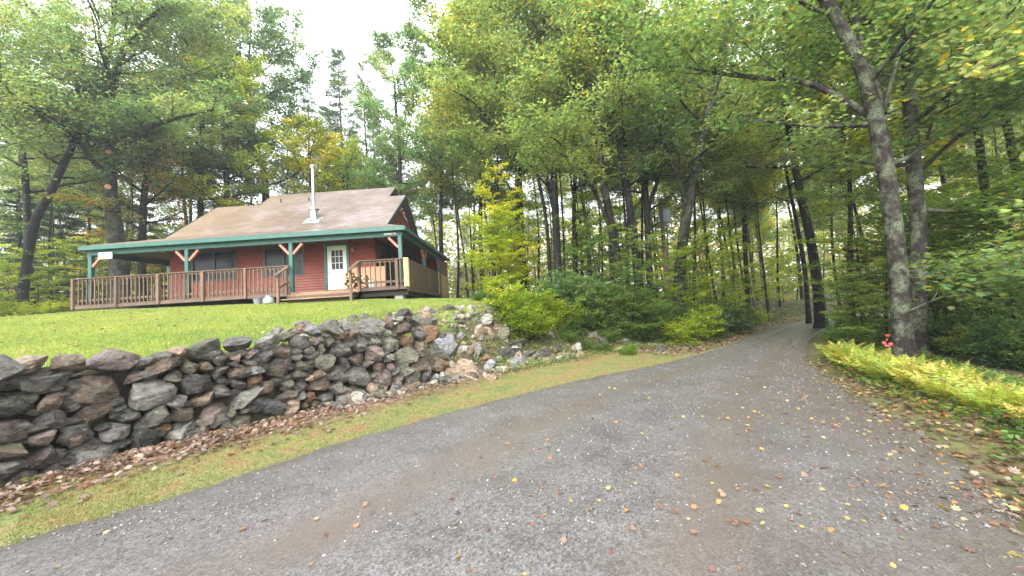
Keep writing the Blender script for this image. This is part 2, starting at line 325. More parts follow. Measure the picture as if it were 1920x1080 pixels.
r1 = ramp(t, [(0, (.06, .054, .051)), (.4, (.11, .104, .103)), (.75, (.158, .149, .148)), (.95, (.19, .176, .17)), (1, (.28, .262, .25))]); L(t, v1.outputs['Color'], r1.inputs[0])
v2 = N(t, 'ShaderNodeTexVoronoi'); v2.inputs['Scale'].default_value = 120; L(t, co, v2.inputs['Vector'])
r2 = ramp(t, [(0, (.6, .6, .6)), (1, (1.35, 1.35, 1.35))]); L(t, v2.outputs['Color'], r2.inputs[0])
g = mixc(t, 1, r1.outputs[0], r2.outputs[0], 'MULTIPLY')
n1 = noise(t, .9, 6, co); rr = ramp(t, [(.38, (0, 0, 0)), (.62, (1, 1, 1))]); L(t, n1.outputs[0], rr.inputs[0])
n2 = noise(t, 1.6, 7, co, .7); rr2 = ramp(t, [(.3, (.68, .66, .65)), (.7, (1.28, 1.27, 1.27))]); L(t, n2.outputs[0], rr2.inputs[0]); g = mixc(t, 1, g, rr2.outputs[0], 'MULTIPLY')
def mth(op, a, bb):
    q = N(t, 'ShaderNodeMath', operation=op)
    for k, v in ((0, a), (1, bb)):
        if isinstance(v, (int, float)): q.inputs[k].default_value = v
        else: L(t, v, q.inputs[k])
    return q.outputs[0]
fm = mth('MULTIPLY', mth('MULTIPLY', sp.outputs[0], .6), mth('ADD', rr.outputs[0], .35)); g = mixc(t, fm, g, (.125, .098, .077))
g = mixc(t, mth('MULTIPLY', mth('MULTIPLY', sp.outputs[2], .55), mth('ADD', rr.outputs[0], .3)), g, (.1, .082, .07))
g = mixc(t, mth('MULTIPLY', sp.outputs[1], .5), g, (.075, .062, .042))
L(t, g, b.inputs['Base Color']); b.inputs['Roughness'].default_value = .38
bump(t, b, v1.outputs['Distance'], .35, .008)
tag(link('road', rm, m), 'grey gravel lane with tyre tracks curving away into the woods', 'road', kind='structure')

# ------------------------------------------------------------------ leaf machinery
T_DIA = np.array([(0, -.5, 0), (.3, 0, -.06), (0, .5, 0), (-.3, 0, -.06)])
T_MID = np.array([(0, -.5, 0), (.26, -.2, -.05), (.24, .15, -.06), (0, .55, -.02), (-.24, .15, -.06), (-.26, -.2, -.05)])
_a = np.array([-90, -50, -22, -2, 22, 50, 68, 90, 112, 130, 158, 182, 202, 230]); _r = np.array([.36, .4, .3, .5, .27, .55, .26, .62, .26, .55, .27, .5, .3, .4])
T_MAP = np.stack([np.cos(np.radians(_a))*_r, np.sin(np.radians(_a))*_r, -np.abs(np.cos(np.radians(_a)))*_r*.25], -1)
T_NEED = np.array([(0, -.5, 0), (.07, 0, 0), (0, .5, 0), (-.07, 0, 0)])
def unit(v): return v/(np.linalg.norm(v, axis=-1, keepdims=True)+1e-9)
def leaves(Cn, size, cols, T, g, tilt=.45, axis_dir=None, droop=.25, sz_var=.35):
    n = len(Cn); nrm = unit(np.c_[g.normal(0, tilt, n), g.normal(0, tilt, n), np.ones(n)])
    az = g.uniform(0, 2*pi, n); a = np.c_[np.cos(az), np.sin(az), -droop+g.normal(0, .2, n)]
    if axis_dir is not None: a = axis_dir
    a = unit(a-(a*nrm).sum(1, keepdims=True)*nrm); bq = np.cross(nrm, a)
    s = size*g.uniform(1-sz_var, 1+sz_var, n)[:, None]
    V = Cn[:, None, :]+s[:, None]*(T[None, :, 0:1]*bq[:, None]+T[None, :, 1:2]*a[:, None]+T[None, :, 2:3]*nrm[:, None])
    k = len(T); Fc = np.arange(n*k).reshape(n, k)
    return V.reshape(-1, 3), Fc, np.repeat(cols, k, 0)
def leafcols(g, P, base=(.15, .215, .09), var=.3, yel=.03, clump=1.0, ora=0.0):
    n = len(P); ph = g.uniform(0, 6, 3)
    cl = np.sin(P[:, 0]*clump+ph[0])*np.sin(P[:, 1]*clump+ph[1])*np.sin(P[:, 2]*clump*1.2+ph[2])
    v = np.clip(1+.28*cl+g.normal(0, var, n), .35, 2.0)[:, None]; c = np.array(base)*v
    y = g.random(n) < yel*np.clip(1+2*cl, .1, 4); c[y] = np.array([.34, .3, .045])*g.uniform(.7, 1.2, (y.sum(), 1))
    c[:, 0] *= np.clip(1+g.normal(.0, .12, n)+.18*cl, .6, 1.6)
    if ora: y = g.random(n) < ora; c[y] = np.array([.5, .17, .05])*g.uniform(.7, 1.2, (y.sum(), 1))
    return c
class Plant:
    def __init__(s, g): s.g = g; s.V = []; s.F = []; s.n = 0; s.twigs = []
    def tube(s, P, r, n=6):
        V, Fq = tube_np(P, r, n); s.V.append(V); s.F.append(Fq+s.n); s.n += len(V)
    def limb(s, p0, d, length, r0, rise=.15, sub=6, twig=3, sway=.12, flat=.35):
        g = s.g; m = 7; P = [np.array(p0, float)]; d = unit(np.array(d, float))
        for i in range(m-1):
            d = unit(d+np.array([g.normal(0, sway), g.normal(0, sway), rise*.25+g.normal(0, sway*.6)])); P.append(P[-1]+d*length/(m-1))
        P = np.array(P); rr = r0*np.linspace(1, .18, m)**.9; s.tube(P, rr, 6 if r0 > .04 else 4)
        s.twigs.append((P[-3:], length*.06))
        for k in range(sub):
            t = (k+1.2)/(sub+1)*(m-1); i = min(int(t), m-2); u = t-i; q = P[i]*(1-u)+P[i+1]*u; dd = unit(P[i+1]-P[i])
            side = np.cross(dd, [0, 0, 1.]); side = unit(side)*(1 if k % 2 else -1)
            sd_ = unit(dd*.75+side*g.uniform(.6, 1.1)+np.array([0, 0, g.uniform(-.15, .3)])); ln = length*g.uniform(.28, .46)*(1-.5*t/(m-1))+.25
            s.branch(q, sd_, ln, rr[i]*.5, twig, flat)
        return P
    def branch(s, p0, d, ln, r, twig, flat):
        g = s.g; P = [p0]; 
        for i in range(3): d = unit(d+np.array([g.normal(0, .12), g.normal(0, .12), g.normal(-.03, .08)])); P.append(P[-1]+d*ln/3)
        P = np.array(P); s.tube(P, np.maximum(r, .006)*np.array([1, .7, .45, .2]), 3); s.twigs.append((P, ln*.1))
        for k in range(twig):
            q = P[1+(k % 3)]; side = unit(np.cross(d, [0, 0, 1.]))*(1 if k % 2 else -1)
            e = unit(d*.8+side*g.uniform(.5, 1.2)+np.array([0, 0, g.uniform(-.2, .15)])); l2 = ln*g.uniform(.3, .55)
            Q = np.array([q, q+e*l2*.5, q+e*l2+np.array([0, 0, -.08*l2])]); s.twigs.append((Q, l2*.18))
    def leafpos(s, n, spread=.16, zs=.5):
        g = s.g; tw = s.twigs; wts = np.array([np.linalg.norm(P[-1]-P[0])+.1 for P, _ in tw]); k = g.choice(len(tw), n, p=wts/wts.sum())
        A = np.array([P[0] for P, _ in tw]); M = np.array([P[len(P)//2] for P, _ in tw]); B = np.array([P[-1] for P, _ in tw]); sp_ = np.array([q for _, q in tw])
        u = g.uniform(.05, 1.05, n)[:, None]; X = (1-u)**2*A[k]+2*u*(1-u)*M[k]+u*u*B[k]
        o = g.normal(0, 1, (n, 3)); o[:, 2] *= zs; return X+o*(spread+sp_[k][:, None]*.8)*.7
    def trunk_mesh(s, name): return mesh_np(name, np.vstack(s.V), np.vstack(s.F), None, True)

def trunk_path(g, H, lean=(0, 0), sway=.25, n=12):
    z = np.linspace(-.5, H, n); P = np.zeros((n, 3)); P[:, 2] = z; ph = g.uniform(0, 6, 2)
    P[:, 0] = lean[0]*z/H+sway*np.sin(z*.35+ph[0])*z/H; P[:, 1] = lean[1]*z/H+sway*np.sin(z*.3+ph[1])*z/H; return P
def grow(g, P, rad, h0, Rm, nl, shape='round', sub=6, twig=3, rise=.25, elev=(10, 60), side=None, h1=None):
    """P trunk path, rad radii, limbs from h0 upward"""
    pl_ = Plant(g); pl_.tube(P, rad, 10); z = P[:, 2]; H = z[-1] if h1 is None else h1
    for i in range(nl):
        t = (i+.5)/nl; h = h0+(H-h0)*t**.9; k = np.interp(h, z, np.arange(len(z))); j = min(int(k), len(z)-2); u = k-j; p = P[j]*(1-u)+P[j+1]*u
        az = i*2.4+g.uniform(-.5, .5)
        if side is not None and g.random() < .6: az = side+g.normal(0, .6)
        if shape == 'round': ln = Rm*(.6+1.1*t-1.3*t*t)*g.uniform(.75, 1.25)+.4
        elif shape == 'cone': ln = Rm*(1-t*.88)*g.uniform(.8, 1.15)
        else: ln = Rm*g.uniform(.7, 1.1)*(1-.35*t)
        el = R(elev[0]+(elev[1]-elev[0])*t+g.normal(0, 8)); r = np.interp(h, z, rad)*.42
        pl_.limb(p, (cos(az)*cos(el), sin(az)*cos(el), sin(el)), ln, max(r, .012), rise, sub, twig)
    return pl_
def crown_mesh(name, pl_, n, size, T=T_MID, base=(.15, .215, .09), yel=.06, spread=.16, zs=.5, tilt=.45, ora=0, var=.3, clump=1.0):
    g = pl_.g; X = pl_.leafpos(n, spread, zs); V, Fc, cc = leaves(X, size, leafcols(g, X, base, var, yel, clump, ora), T, g, tilt); return mesh_np(name, V, Fc, cc)
def pine(g, H, Rm, n=15000, h0=.3, r0=.2):
    P = trunk_path(g, H, sway=.15); rad = r0*np.linspace(1, .08, 12); pl_ = Plant(g); pl_.tube(P, rad, 8)
    nw = 22
    for i in range(nw):
        t = i/nw; h = H*(h0+(1-h0)*t); p = np.array([np.interp(h, P[:, 2], P[:, 0]), np.interp(h, P[:, 2], P[:, 1]), h]); nb = 4 if t < .8 else 3
        for k in range(nb):
            if g.random() < .22: continue
            az = k*2*pi/nb+i*1.1+g.uniform(-.3, .3); ln = Rm*(1-t*.85)*g.uniform(.55, 1.15)*(.6+.4*min(1, t*4)); el = R(g.uniform(-5, 20)+18*t)
            pl_.limb(p, (cos(az)*cos(el), sin(az)*cos(el), sin(el)), ln, .035*(1-t*.6), .35, 5, 2, .06)
    X = pl_.leafpos(n, .10, .45); V, Fc, cc = leaves(X, .34, leafcols(g, X, (.07, .115, .045), .25, .03), T_NEED, g, .9, sz_var=.4); return pl_, mesh_np('needles', V, Fc, cc)
def put(name, pm, cm, loc, rz, sc, bark, leafm, crown='crown', kind=None):
    """one tree: an Empty that parents its trunk and crown"""
    e = empty(name, loc, rz); e.scale = (sc, sc, sc) if np.isscalar(sc) else sc
    for nm, me, mt in (('trunk', pm, bark), (crown, cm, leafm)):
        o = bpy.data.objects.new(nm, me); COL.objects.link(o); o.parent = e
        if not me.materials: me.materials.append(mt)
        o.material_slots[0].link = 'OBJECT'; o.material_slots[0].material = mt
    return e

# ------------------------------------------------------------------ stones
def ico(sub):
    import bmesh
    bm = bmesh.new(); bmesh.ops.create_icosphere(bm, subdivisions=sub, radius=1); V = np.array([v.co[:] for v in bm.verts]); Fc = np.array([[v.index for v in f.verts] for f in bm.faces]); bm.free(); return V, Fc
ICO = {k: ico(k) for k in (1, 2, 3, 4)}
STONE_COLS = {'grey': (.2, .19, .17), 'dark': (.075, .07, .066), 'green': (.16, .155, .11), 'brown': (.2, .145, .10), 'tan': (.38, .28, .2), 'rusty': (.26, .14, .07), 'pale': (.46, .43, .37), 'blue': (.25, .25, .27), 'purple': (.17, .125, .11)}
m, t, b = mat_base('field_stone'); co = t.nodes.new('ShaderNodeTexCoord').outputs['Object']; tn = N(t, 'ShaderNodeVertexColor', layer_name='tint')
geo = t.nodes.new('ShaderNodeNewGeometry'); wp = geo.outputs['Position']
n1 = noise(t, 9, 8, wp, .65, (1, 1, 2.2)); q1 = ramp(t, [(.3, (.3, .28, .26)), (.46, (.95, .93, .9)), (.68, (1.95, 1.92, 1.88))]); L(t, n1.outputs[0], q1.inputs[0]); c = mixc(t, 1, tn.outputs[0], q1.outputs[0], 'MULTIPLY')
n2 = noise(t, 2.4, 6, wp); q2 = ramp(t, [(.54, (0, 0, 0)), (.68, (1, 1, 1))]); L(t, n2.outputs[0], q2.inputs[0])
f2 = N(t, 'ShaderNodeMath', operation='MULTIPLY'); f2.inputs[1].default_value = .5; L(t, q2.outputs[0], f2.inputs[0]); c = mixc(t, f2.outputs[0], c, (.10, .12, .06))
n3 = noise(t, 16, 4, wp, .7); q3 = ramp(t, [(.6, (0, 0, 0)), (.67, (1, 1, 1))]); L(t, n3.outputs[0], q3.inputs[0])
f3 = N(t, 'ShaderNodeMath', operation='MULTIPLY'); f3.inputs[1].default_value = .55; L(t, q3.outputs[0], f3.inputs[0]); c = mixc(t, f3.outputs[0], c, (.33, .35, .3))
n4 = noise(t, 5, 3, wp, .6, (1, 1, 3)); q4 = ramp(t, [(.62, (0, 0, 0)), (.72, (1, 1, 1))]); L(t, n4.outputs[0], q4.inputs[0])
f4 = N(t, 'ShaderNodeMath', operation='MULTIPLY'); f4.inputs[1].default_value = .45; L(t, q4.outputs[0], f4.inputs[0]); c = mixc(t, f4.outputs[0], c, (.2, .09, .035))
L(t, c, b.inputs['Base Color']); q5 = ramp(t, [(.3, (.16, .16, .16)), (.7, (.5, .5, .5))]); L(t, n1.outputs[0], q5.inputs[0]); L(t, q5.outputs[0], b.inputs['Roughness'])
nb = noise(t, 24, 8, wp, .7, (1, 1, 2)); ad = N(t, 'ShaderNodeMath', operation='ADD'); L(t, nb.outputs[0], ad.inputs[0]); L(t, n1.outputs[0], ad.inputs[1]); bump(t, b, ad.outputs[0], 1, .06)
M_STONE = m
def cut_sphere(g, sub, ncut=9, lo=.55, hi=.88, front=None):
    V, Fc = ICO[sub]; V = V.copy()
    for k in range(ncut):
        n = unit(g.normal(0, 1, 3)); d = g.uniform(lo, hi); q = V@n-d; V -= np.where(q > 0, q, 0)[:, None]*n*.97
    a = g.uniform(2, 4, (5, 3)); ph = g.uniform(0, 6, 5); nn = sum(np.sin(V@a[i]*1.6+ph[i]) for i in range(5))/5
    V *= (1+.07*nn+g.normal(0, .006, len(V)))[:, None]; return V, Fc
def stone_mesh(name, V, Fc, colr):
    me = mesh_np(name, V, Fc, np.tile(colr, (len(V), 1)), True); me.set_sharp_from_angle(angle=R(26)); me.materials.append(M_STONE); return me
g = np.random.default_rng(5)
# dry stone wall: cells of a weighted Voronoi pattern on the wall face, each one a stone
s0, s1 = WS[2]-.4, WS[7]-.5
def wall_frame(s):
    p = np.array([np.interp(s, WS, WL[:, 0]), np.interp(s, WS, WL[:, 1])]); e = .35
    q = np.array([np.interp(s+e, WS, WL[:, 0]), np.interp(s+e, WS, WL[:, 1])])-np.array([np.interp(s-e, WS, WL[:, 0]), np.interp(s-e, WS, WL[:, 1])]); q /= np.linalg.norm(q)
    return p, q, np.array([q[1], -q[0]])      # point, tangent, outward (towards the road)
Wlen = s1-s0; Htop = 1.26; AN = 1.4; NS = 190
P = np.c_[g.uniform(0, Wlen/AN, NS), g.uniform(0, Htop, NS)]; RA = g.choice([.05, .075, .10, .135, .17], NS, p=[.22, .28, .27, .16, .07])*g.uniform(.9, 1.12, NS); RA *= (Wlen/AN*Htop/(pi*(RA**2).sum()))**.5*.98; wt = -RA**2
for it in range(260):
    D = P[:, None]-P[None]; q = np.sqrt((D**2).sum(-1))+np.eye(NS)*9; ov = np.clip(RA[:, None]+RA[None]-q, 0, 1); P += (D/q[..., None]*ov[..., None]*.3).sum(1)
    P[:, 0] = np.clip(P[:, 0], RA*.6, Wlen/AN-RA*.6); P[:, 1] = np.clip(P[:, 1], RA*.75, Htop-RA*.55)
wt = -wt
NA = 40; ang = np.linspace(0, 2*pi, NA, endpoint=False); UU = np.c_[np.cos(ang), np.sin(ang)]
wall = empty('stone_wall', (WL[4][0], WL[4][1], .1)); tag(wall, 'long dry stone retaining wall of dark wet fieldstones holding up the lawn', 'stone wall')
stones = []
for i in range(NS):
    dv = P-P[i]; l2 = (dv**2).sum(1); l2[i] = 1e9; num = np.maximum(l2+wt[i]-wt, l2*.12)/2; Rr = np.full(NA, RA[i]*1.5)
    for j in np.argsort(l2)[:16]:
        den = UU@dv[j]; k = den > 1e-6; Rr[k] = np.minimum(Rr[k], num[j]/den[k])
    for nrm_, dd in (((0, -1), P[i, 1]+.06), ((0, 1), Htop+.05-P[i, 1]+g.uniform(-.04, .06)), ((-1, 0), P[i, 0]+.05), ((1, 0), Wlen/AN-P[i, 0]+.05)):
        den = UU@np.array(nrm_); k = den > 1e-6; Rr[k] = np.minimum(Rr[k], dd/den[k])
    Rr = np.convolve(np.r_[Rr[-2:], Rr, Rr[:2]], [.1, .2, .4, .2, .1], 'valid'); area = (Rr**2).sum()
    V, Fc = cut_sphere(g, 4, 3, .8, .95); rho = np.hypot(V[:, 0], V[:, 1]); ph = np.arctan2(V[:, 1], V[:, 0]) % (2*pi)
    Rv = np.interp(ph, np.r_[ang, 2*pi], np.r_[Rr, Rr[0]]); gsc = rho**.38/(rho+1e-6)*Rv*1.0
    a = V[:, 0]*gsc*AN; bb = V[:, 1]*gsc; T_ = g.uniform(.13, .24); cc = V[:, 2]*T_
    Q3 = np.c_[a, bb, cc]; ex = np.array([max(np.abs(Q3[:, 0]).max(), .05), max(np.abs(Q3[:, 1]).max(), .04), T_]); Q3 /= ex
    for _c in range(g.integers(12, 19)):
        nn_ = unit(g.normal(0, 1, 3)*np.array([.9, .9, 1.1])); nn_[2] = abs(nn_[2]) if g.random() < .8 else nn_[2]; dd_ = g.uniform(.5, .8)*(Q3@nn_).max(); qq = Q3@nn_-dd_; Q3 -= np.where(qq > 0, qq, 0)[:, None]*nn_*.96
    Q3 += (g.normal(0, .009, (len(Q3), 1))+.02*np.sin(Q3@g.uniform(5, 12, 3)+g.uniform(0, 6))[:, None]+.014*np.sin(Q3@g.normal(0, 16, 3))[:, None]+.01*np.sin(Q3@g.normal(0, 26, 3)+2)[:, None])*unit(Q3); Q3 /= np.abs(Q3).max(0)/np.array([1.0, 1.0, 1.0]); Q3 *= ex; a, bb, cc = Q3.T
    tl = g.normal(0, .3); a, bb = a*cos(tl)-bb*sin(tl), a*sin(tl)+bb*cos(tl); cc = cc+bb*g.normal(0, .25)+a*g.normal(0, .18)
    sc_ = s0+P[i, 0]*AN; p, tg, outw = wall_frame(sc_); hb = P[i, 1]
    top = 1.0+.12*sstep((sc_-s0-4)/3); base = .08+.08*sstep((sc_-s0-3)/3)
    off = -.16-.2*hb/Htop+g.uniform(-.05, .07)
    W3 = np.c_[p[0]+a*tg[0]+(cc+off)*outw[0], p[1]+a*tg[1]+(cc+off)*outw[1], base+(hb+bb)*top]
    kind = g.choice(['grey', 'green', 'brown', 'dark', 'purple', 'blue', 'tan', 'rusty'], p=[.24, .18, .22, .08, .08, .07, .08, .05])
    colr = (np.array(STONE_COLS[kind])*.85+.02)*g.uniform(.55, 1.35)*.85; stones.append((area, W3, Fc, colr))
wo_ = np.array([WL[4][0], WL[4][1], .1]); stones.sort(key=lambda q: -q[0])
for area, W3, Fc, colr in stones[:99]: link('stone', stone_mesh('stone', W3-wo_, Fc, colr), None, wall)
V = []; Fs = []; Cs = []; n = 0
for area, W3, Fc, colr in stones[99:]: V.append(W3-wo_); Fs.append(Fc+n); Cs.append(np.tile(colr, (len(W3), 1))); n += len(W3)
for k in range(260):                                   # small hearting stones in the gaps behind the face
    V0, F0 = cut_sphere(g, 2, 7); sc_ = g.uniform(s0, s1); p, tg, outw = wall_frame(sc_); hb = g.uniform(0, 1.15); V0 = V0*g.uniform(.06, .13)*np.array([1.3, 1.3, .8]); o = -.2-.2*hb
    V.append(V0+np.array([p[0]+o*outw[0], p[1]+o*outw[1], .1+hb])-wo_); Fs.append(F0+n); Cs.append(np.tile((.10, .095, .08), (len(V0), 1))); n += len(V0)
me = mesh_np('chinking', np.vstack(V), np.vstack(Fs), np.vstack(Cs), True); me.set_sharp_from_angle(angle=R(26)); me.materials.append(M_STONE)
o = link('small_stones', me, None, wall); o['kind'] = 'stuff'
mb = MB()                                              # earth core so no gap shows daylight
for k in range(24):
    a_, b_ = s0+Wlen*k/24, s0+Wlen*(k+1)/24; p, tg, ow = wall_frame((a_+b_)/2); p = p-ow*.62
    mb.add([(p[0]+tg[0]*sx*.22+ow[0]*oy, p[1]+tg[1]*sx*.22+ow[1]*oy, z) for z in (-.2, 1.12) for oy in (-.2, .2-.05*(z > 0)) for sx in (-1, 1)], [(0, 2, 3, 1), (4, 5, 7, 6), (0, 1, 5, 4), (2, 6, 7, 3), (0, 4, 6, 2), (1, 3, 7, 5)])
mb.v = [tuple(np.array(v)-wo_) for v in mb.v]; mb.build('earth_core', plain('dark_earth', (.03, .022, .015), .95), wall)

ORD = ['first', 'second', 'third', 'fourth', 'fifth', 'sixth', 'seventh', 'eighth', 'ninth', 'tenth', 'eleventh', 'twelfth', 'thirteenth', 'fourteenth', 'fifteenth', 'sixteenth', 'seventeenth', 'eighteenth', 'nineteenth', 'twentieth']
def ordinal(i):
    if i < 20: return ORD[i]
    tens = ['', '', 'twenty', 'thirty', 'forty', 'fifty', 'sixty', 'seventy'][(i+1)//10]; u = (i+1) % 10
    return tens+'-'+ORD[u-1] if u else {20: 'twentieth', 30: 'thirtieth', 40: 'fortieth', 50: 'fiftieth', 60: 'sixtieth', 70: 'seventieth'}[i+1]
PROTO = {sub: [cut_sphere(g, sub, 14, .42, .78) for _ in range(10)] for sub in (3, 4)}
def rock(px, py, wpx, hpx, kind, label, cat='rock', group=None, sub=4, sink=.25, pos=None, size=None, yaw=None, up=0, lift=None):
    p = hit(px, py+hpx*.2) if pos is None else pos
    dist = (p-CAM)@cf; w_ = wpx*dist/F_PX/2*1.25 if size is None else size[0]; h_ = hpx*dist/F_PX/2*1.25 if size is None else size[1]; dp = (w_*h_)**.5*g.uniform(.8, 1.1)
    V, Fc = PROTO[sub][g.integers(10)]; M0 = np.array(Matrix.Rotation(g.uniform(0, 6.28), 3, 'Z')@Matrix.Rotation(g.choice([0, pi/2, pi]), 3, 'X')); V = V@M0.T
    V = V/np.abs(V).max(0)*np.array([w_, dp, h_])
    V = V@np.array(Euler3(g.normal(0, .12), g.normal(0, .2), g.normal(0, .3) if yaw is None else yaw)).T
    me = stone_mesh('rock', V, Fc, np.array(STONE_COLS[kind])*g.uniform(.6, .95)); o = link('rock', me, None)
    z = (p[2]+h_*(1-2*sink)*.6) if lift is None else p[2]+lift
    o.location = (p[0], p[1], z+up); tag(o, label, cat, group); return o
def Euler3(a, b_, c_): return [list(r) for r in (Matrix.Rotation(c_, 3, 'Z')@Matrix.Rotation(b_, 3, 'Y')@Matrix.Rotation(a, 3, 'X'))]
GRK = 'loose rocks tumbled at the end of the stone wall'
hero_rocks = [(870, 694, 48, 46, 'tan', 'large tan boulder with blocky face at the foot of the rock pile'), (805, 630, 46, 36, 'rusty', 'big rust stained boulder in the middle of the rock pile'),
 (752, 690, 42, 76, 'green', 'tall mossy slab standing upright where the wall meets the rock pile'), (838, 650, 38, 44, 'blue', 'blue grey slab leaning beside the rust stained boulder'),
 (806, 604, 26, 22, 'dark', 'dark square block on top of the rock pile'), (913, 601, 22, 22, 'pale', 'round pale rock perched highest beside the yellow green bush'), (897, 624, 17, 28, 'tan', 'narrow upright pale brown block below the round pale rock'),
 (920, 630, 25, 26, 'brown', 'wedge of brown rock with shadowed face below the round pale rock'), (942, 626, 26, 22, 'green', 'olive lichen covered rock against the yellow green bush'), (962, 643, 48, 12, 'dark', 'flat dark slab sticking out under the bush'),
 (956, 662, 38, 22, 'dark', 'dark jagged rock under the flat dark slab'), (921, 709, 23, 12, 'tan', 'small tan rock lying alone on the grass verge'), (825, 682, 28, 18, 'rusty', 'brown rock touching the left of the large tan boulder'),
 (868, 655, 22, 18, 'pale', 'white angular rock above the large tan boulder'), (893, 657, 24, 28, 'grey', 'grey upright rock to the right of the white angular rock'), (735, 622, 26, 14, 'pale', 'pale flat rock at the upper left of the pile'),
 (760, 613, 30, 12, 'pale', 'long pale rock along the top of the pile'), (817, 662, 34, 20, 'green', 'grey green flat rock below the rust stained boulder'), (690, 594, 34, 8, 'grey', 'flat ledge stone showing through the lawn'), (738, 590, 22, 7, 'pale', 'small pale ledge stone in the lawn edge'),
 (846, 580, 36, 8, 'dark', 'dark rock ledge in the grass above the pile'), (912, 671, 20, 20, 'rusty', 'orange block among dark rocks right of the large tan boulder'), (1020, 664, 20, 20, 'dark', 'dark block at the thin right end of the rock pile'),
 (1046, 655, 22, 14, 'dark', 'small dark rock at the far right tip of the pile'), (985, 680, 26, 12, 'pale', 'pale low rock on the verge in front of the flat dark slab'), (1148, 625, 30, 14, 'rusty', 'reddish brown boulder on the bank beneath the leafy bushes'),
 (660, 645, 26, 26, 'purple', 'purplish dark rock topping the right end of the wall'), (640, 632, 40, 16, 'dark', 'dark flat capstone rock at the top of the wall')]
Z_top = lambda: None
for px, py, a_, b_, k_, lb in hero_rocks[:-2]: rock(px, py, a_, b_, k_, lb, group=GRK)
items = []
tries = 0
while len(items) < 235 and tries < 9000:
    tries += 1; s_ = g.uniform(WS[6]-.3, WS[9]-.9); d_ = g.uniform(-.3, 2.5)*(1-.45*sstep((s_-WS[8])/1.5)); 
    p = np.array([np.interp(s_, WS, WL[:, 0]), np.interp(s_, WS, WL[:, 1])]); q = np.array([np.interp(s_+.2, WS, WL[:, 0]), np.interp(s_+.2, WS, WL[:, 1])])-p; q /= np.linalg.norm(q)
    x, y = p[0]-q[1]*d_, p[1]+q[0]*d_
    if s_ > WS[8]+.6 and d_ > .7: continue
    sz = g.choice([.09, .13, .18, .25], p=[.38, .34, .2, .08])*g.uniform(.85, 1.2)
    if any((x-a[0])**2+(y-a[1])**2 < (.54*(sz+a[2]))**2 for a in items): continue
    items.append((x, y, sz, g.choice(['grey', 'dark', 'pale', 'tan', 'brown', 'rusty', 'green', 'blue'], p=[.24, .1, .2, .12, .14, .04, .11, .05])))
adj = {'grey': 'grey', 'dark': 'dark', 'pale': 'pale', 'tan': 'tan', 'brown': 'brown', 'rusty': 'rusty', 'green': 'mossy green', 'blue': 'blue grey'}
for k_ in adj:
    for szn, lo, hi in (('small', 0, .15), ('middling', .15, .21), ('big', .21, 9)):
        sel = sorted([a for a in items if a[3] == k_ and lo <= a[2] < hi], key=lambda a: proj((a[0], a[1], Hs(a[0], a[1])))[0])
        for i, a in enumerate(sel):
            rock(0, 0, 0, 0, k_, 'loose %s %s rock in the tumbled pile, %s of its kind from the left' % (szn, adj[k_], ordinal(i)), group=GRK, sub=3, pos=np.array([a[0], a[1], Hs(a[0], a[1])]), size=(a[2], a[2]*g.uniform(.6, .95)), yaw=g.uniform(0, 6), sink=.22)
V = []; Fs = []; n = 0; Cs = []
for k in range(900):                                   # small rubble between the rocks
    s_ = g.uniform(WS[6]-.3, WS[9]-.8); d_ = g.uniform(-.5, 2.3)*(1-.45*sstep((s_-WS[8])/1.5)); p = np.array([np.interp(s_, WS, WL[:, 0]), np.interp(s_, WS, WL[:, 1])]); q = np.array([np.interp(s_+.2, WS, WL[:, 0]), np.interp(s_+.2, WS, WL[:, 1])])-p; q /= np.linalg.norm(q)
    x, y = p[0]-q[1]*d_, p[1]+q[0]*d_; V0, F0 = cut_sphere(g, 1, 5); V0 = V0*g.uniform(.025, .07)*np.array([1.2, 1.2, .8]); V.append(V0+np.array([x, y, Hs(x, y)+.02])); Fs.append(F0+n); n += len(V0); Cs.append(np.tile(np.array(STONE_COLS[g.choice(['grey', 'pale', 'brown', 'dark', 'tan'])])*.75, (len(V0), 1)))
me = mesh_np('rubble', np.vstack(V), np.vstack(Fs), np.vstack(Cs)); me.materials.append(M_STONE); tag(link('rubble', me, None), 'small broken stones filling between the tumbled rocks', 'rubble', kind='stuff')
# a few stones on the shaded bank
for i, (px, py, k_) in enumerate([(1085, 640, 'dark'), (1108, 628, 'grey'), (1130, 640, 'dark'), (1172, 640, 'grey'), (1196, 650, 'dark'), (1222, 648, 'grey'), (1160, 655, 'pale'), (1075, 612, 'grey'), (1240, 655, 'dark')]):
    rock(px, py, g.uniform(16, 30), g.uniform(9, 16), k_, 'half buried rock on the shaded bank left of the road, %s from the left' % ordinal(sorted([1085, 1108, 1130, 1172, 1196, 1222, 1160, 1075, 1240]).index(px)), group='rocks on the shaded bank', sub=3)

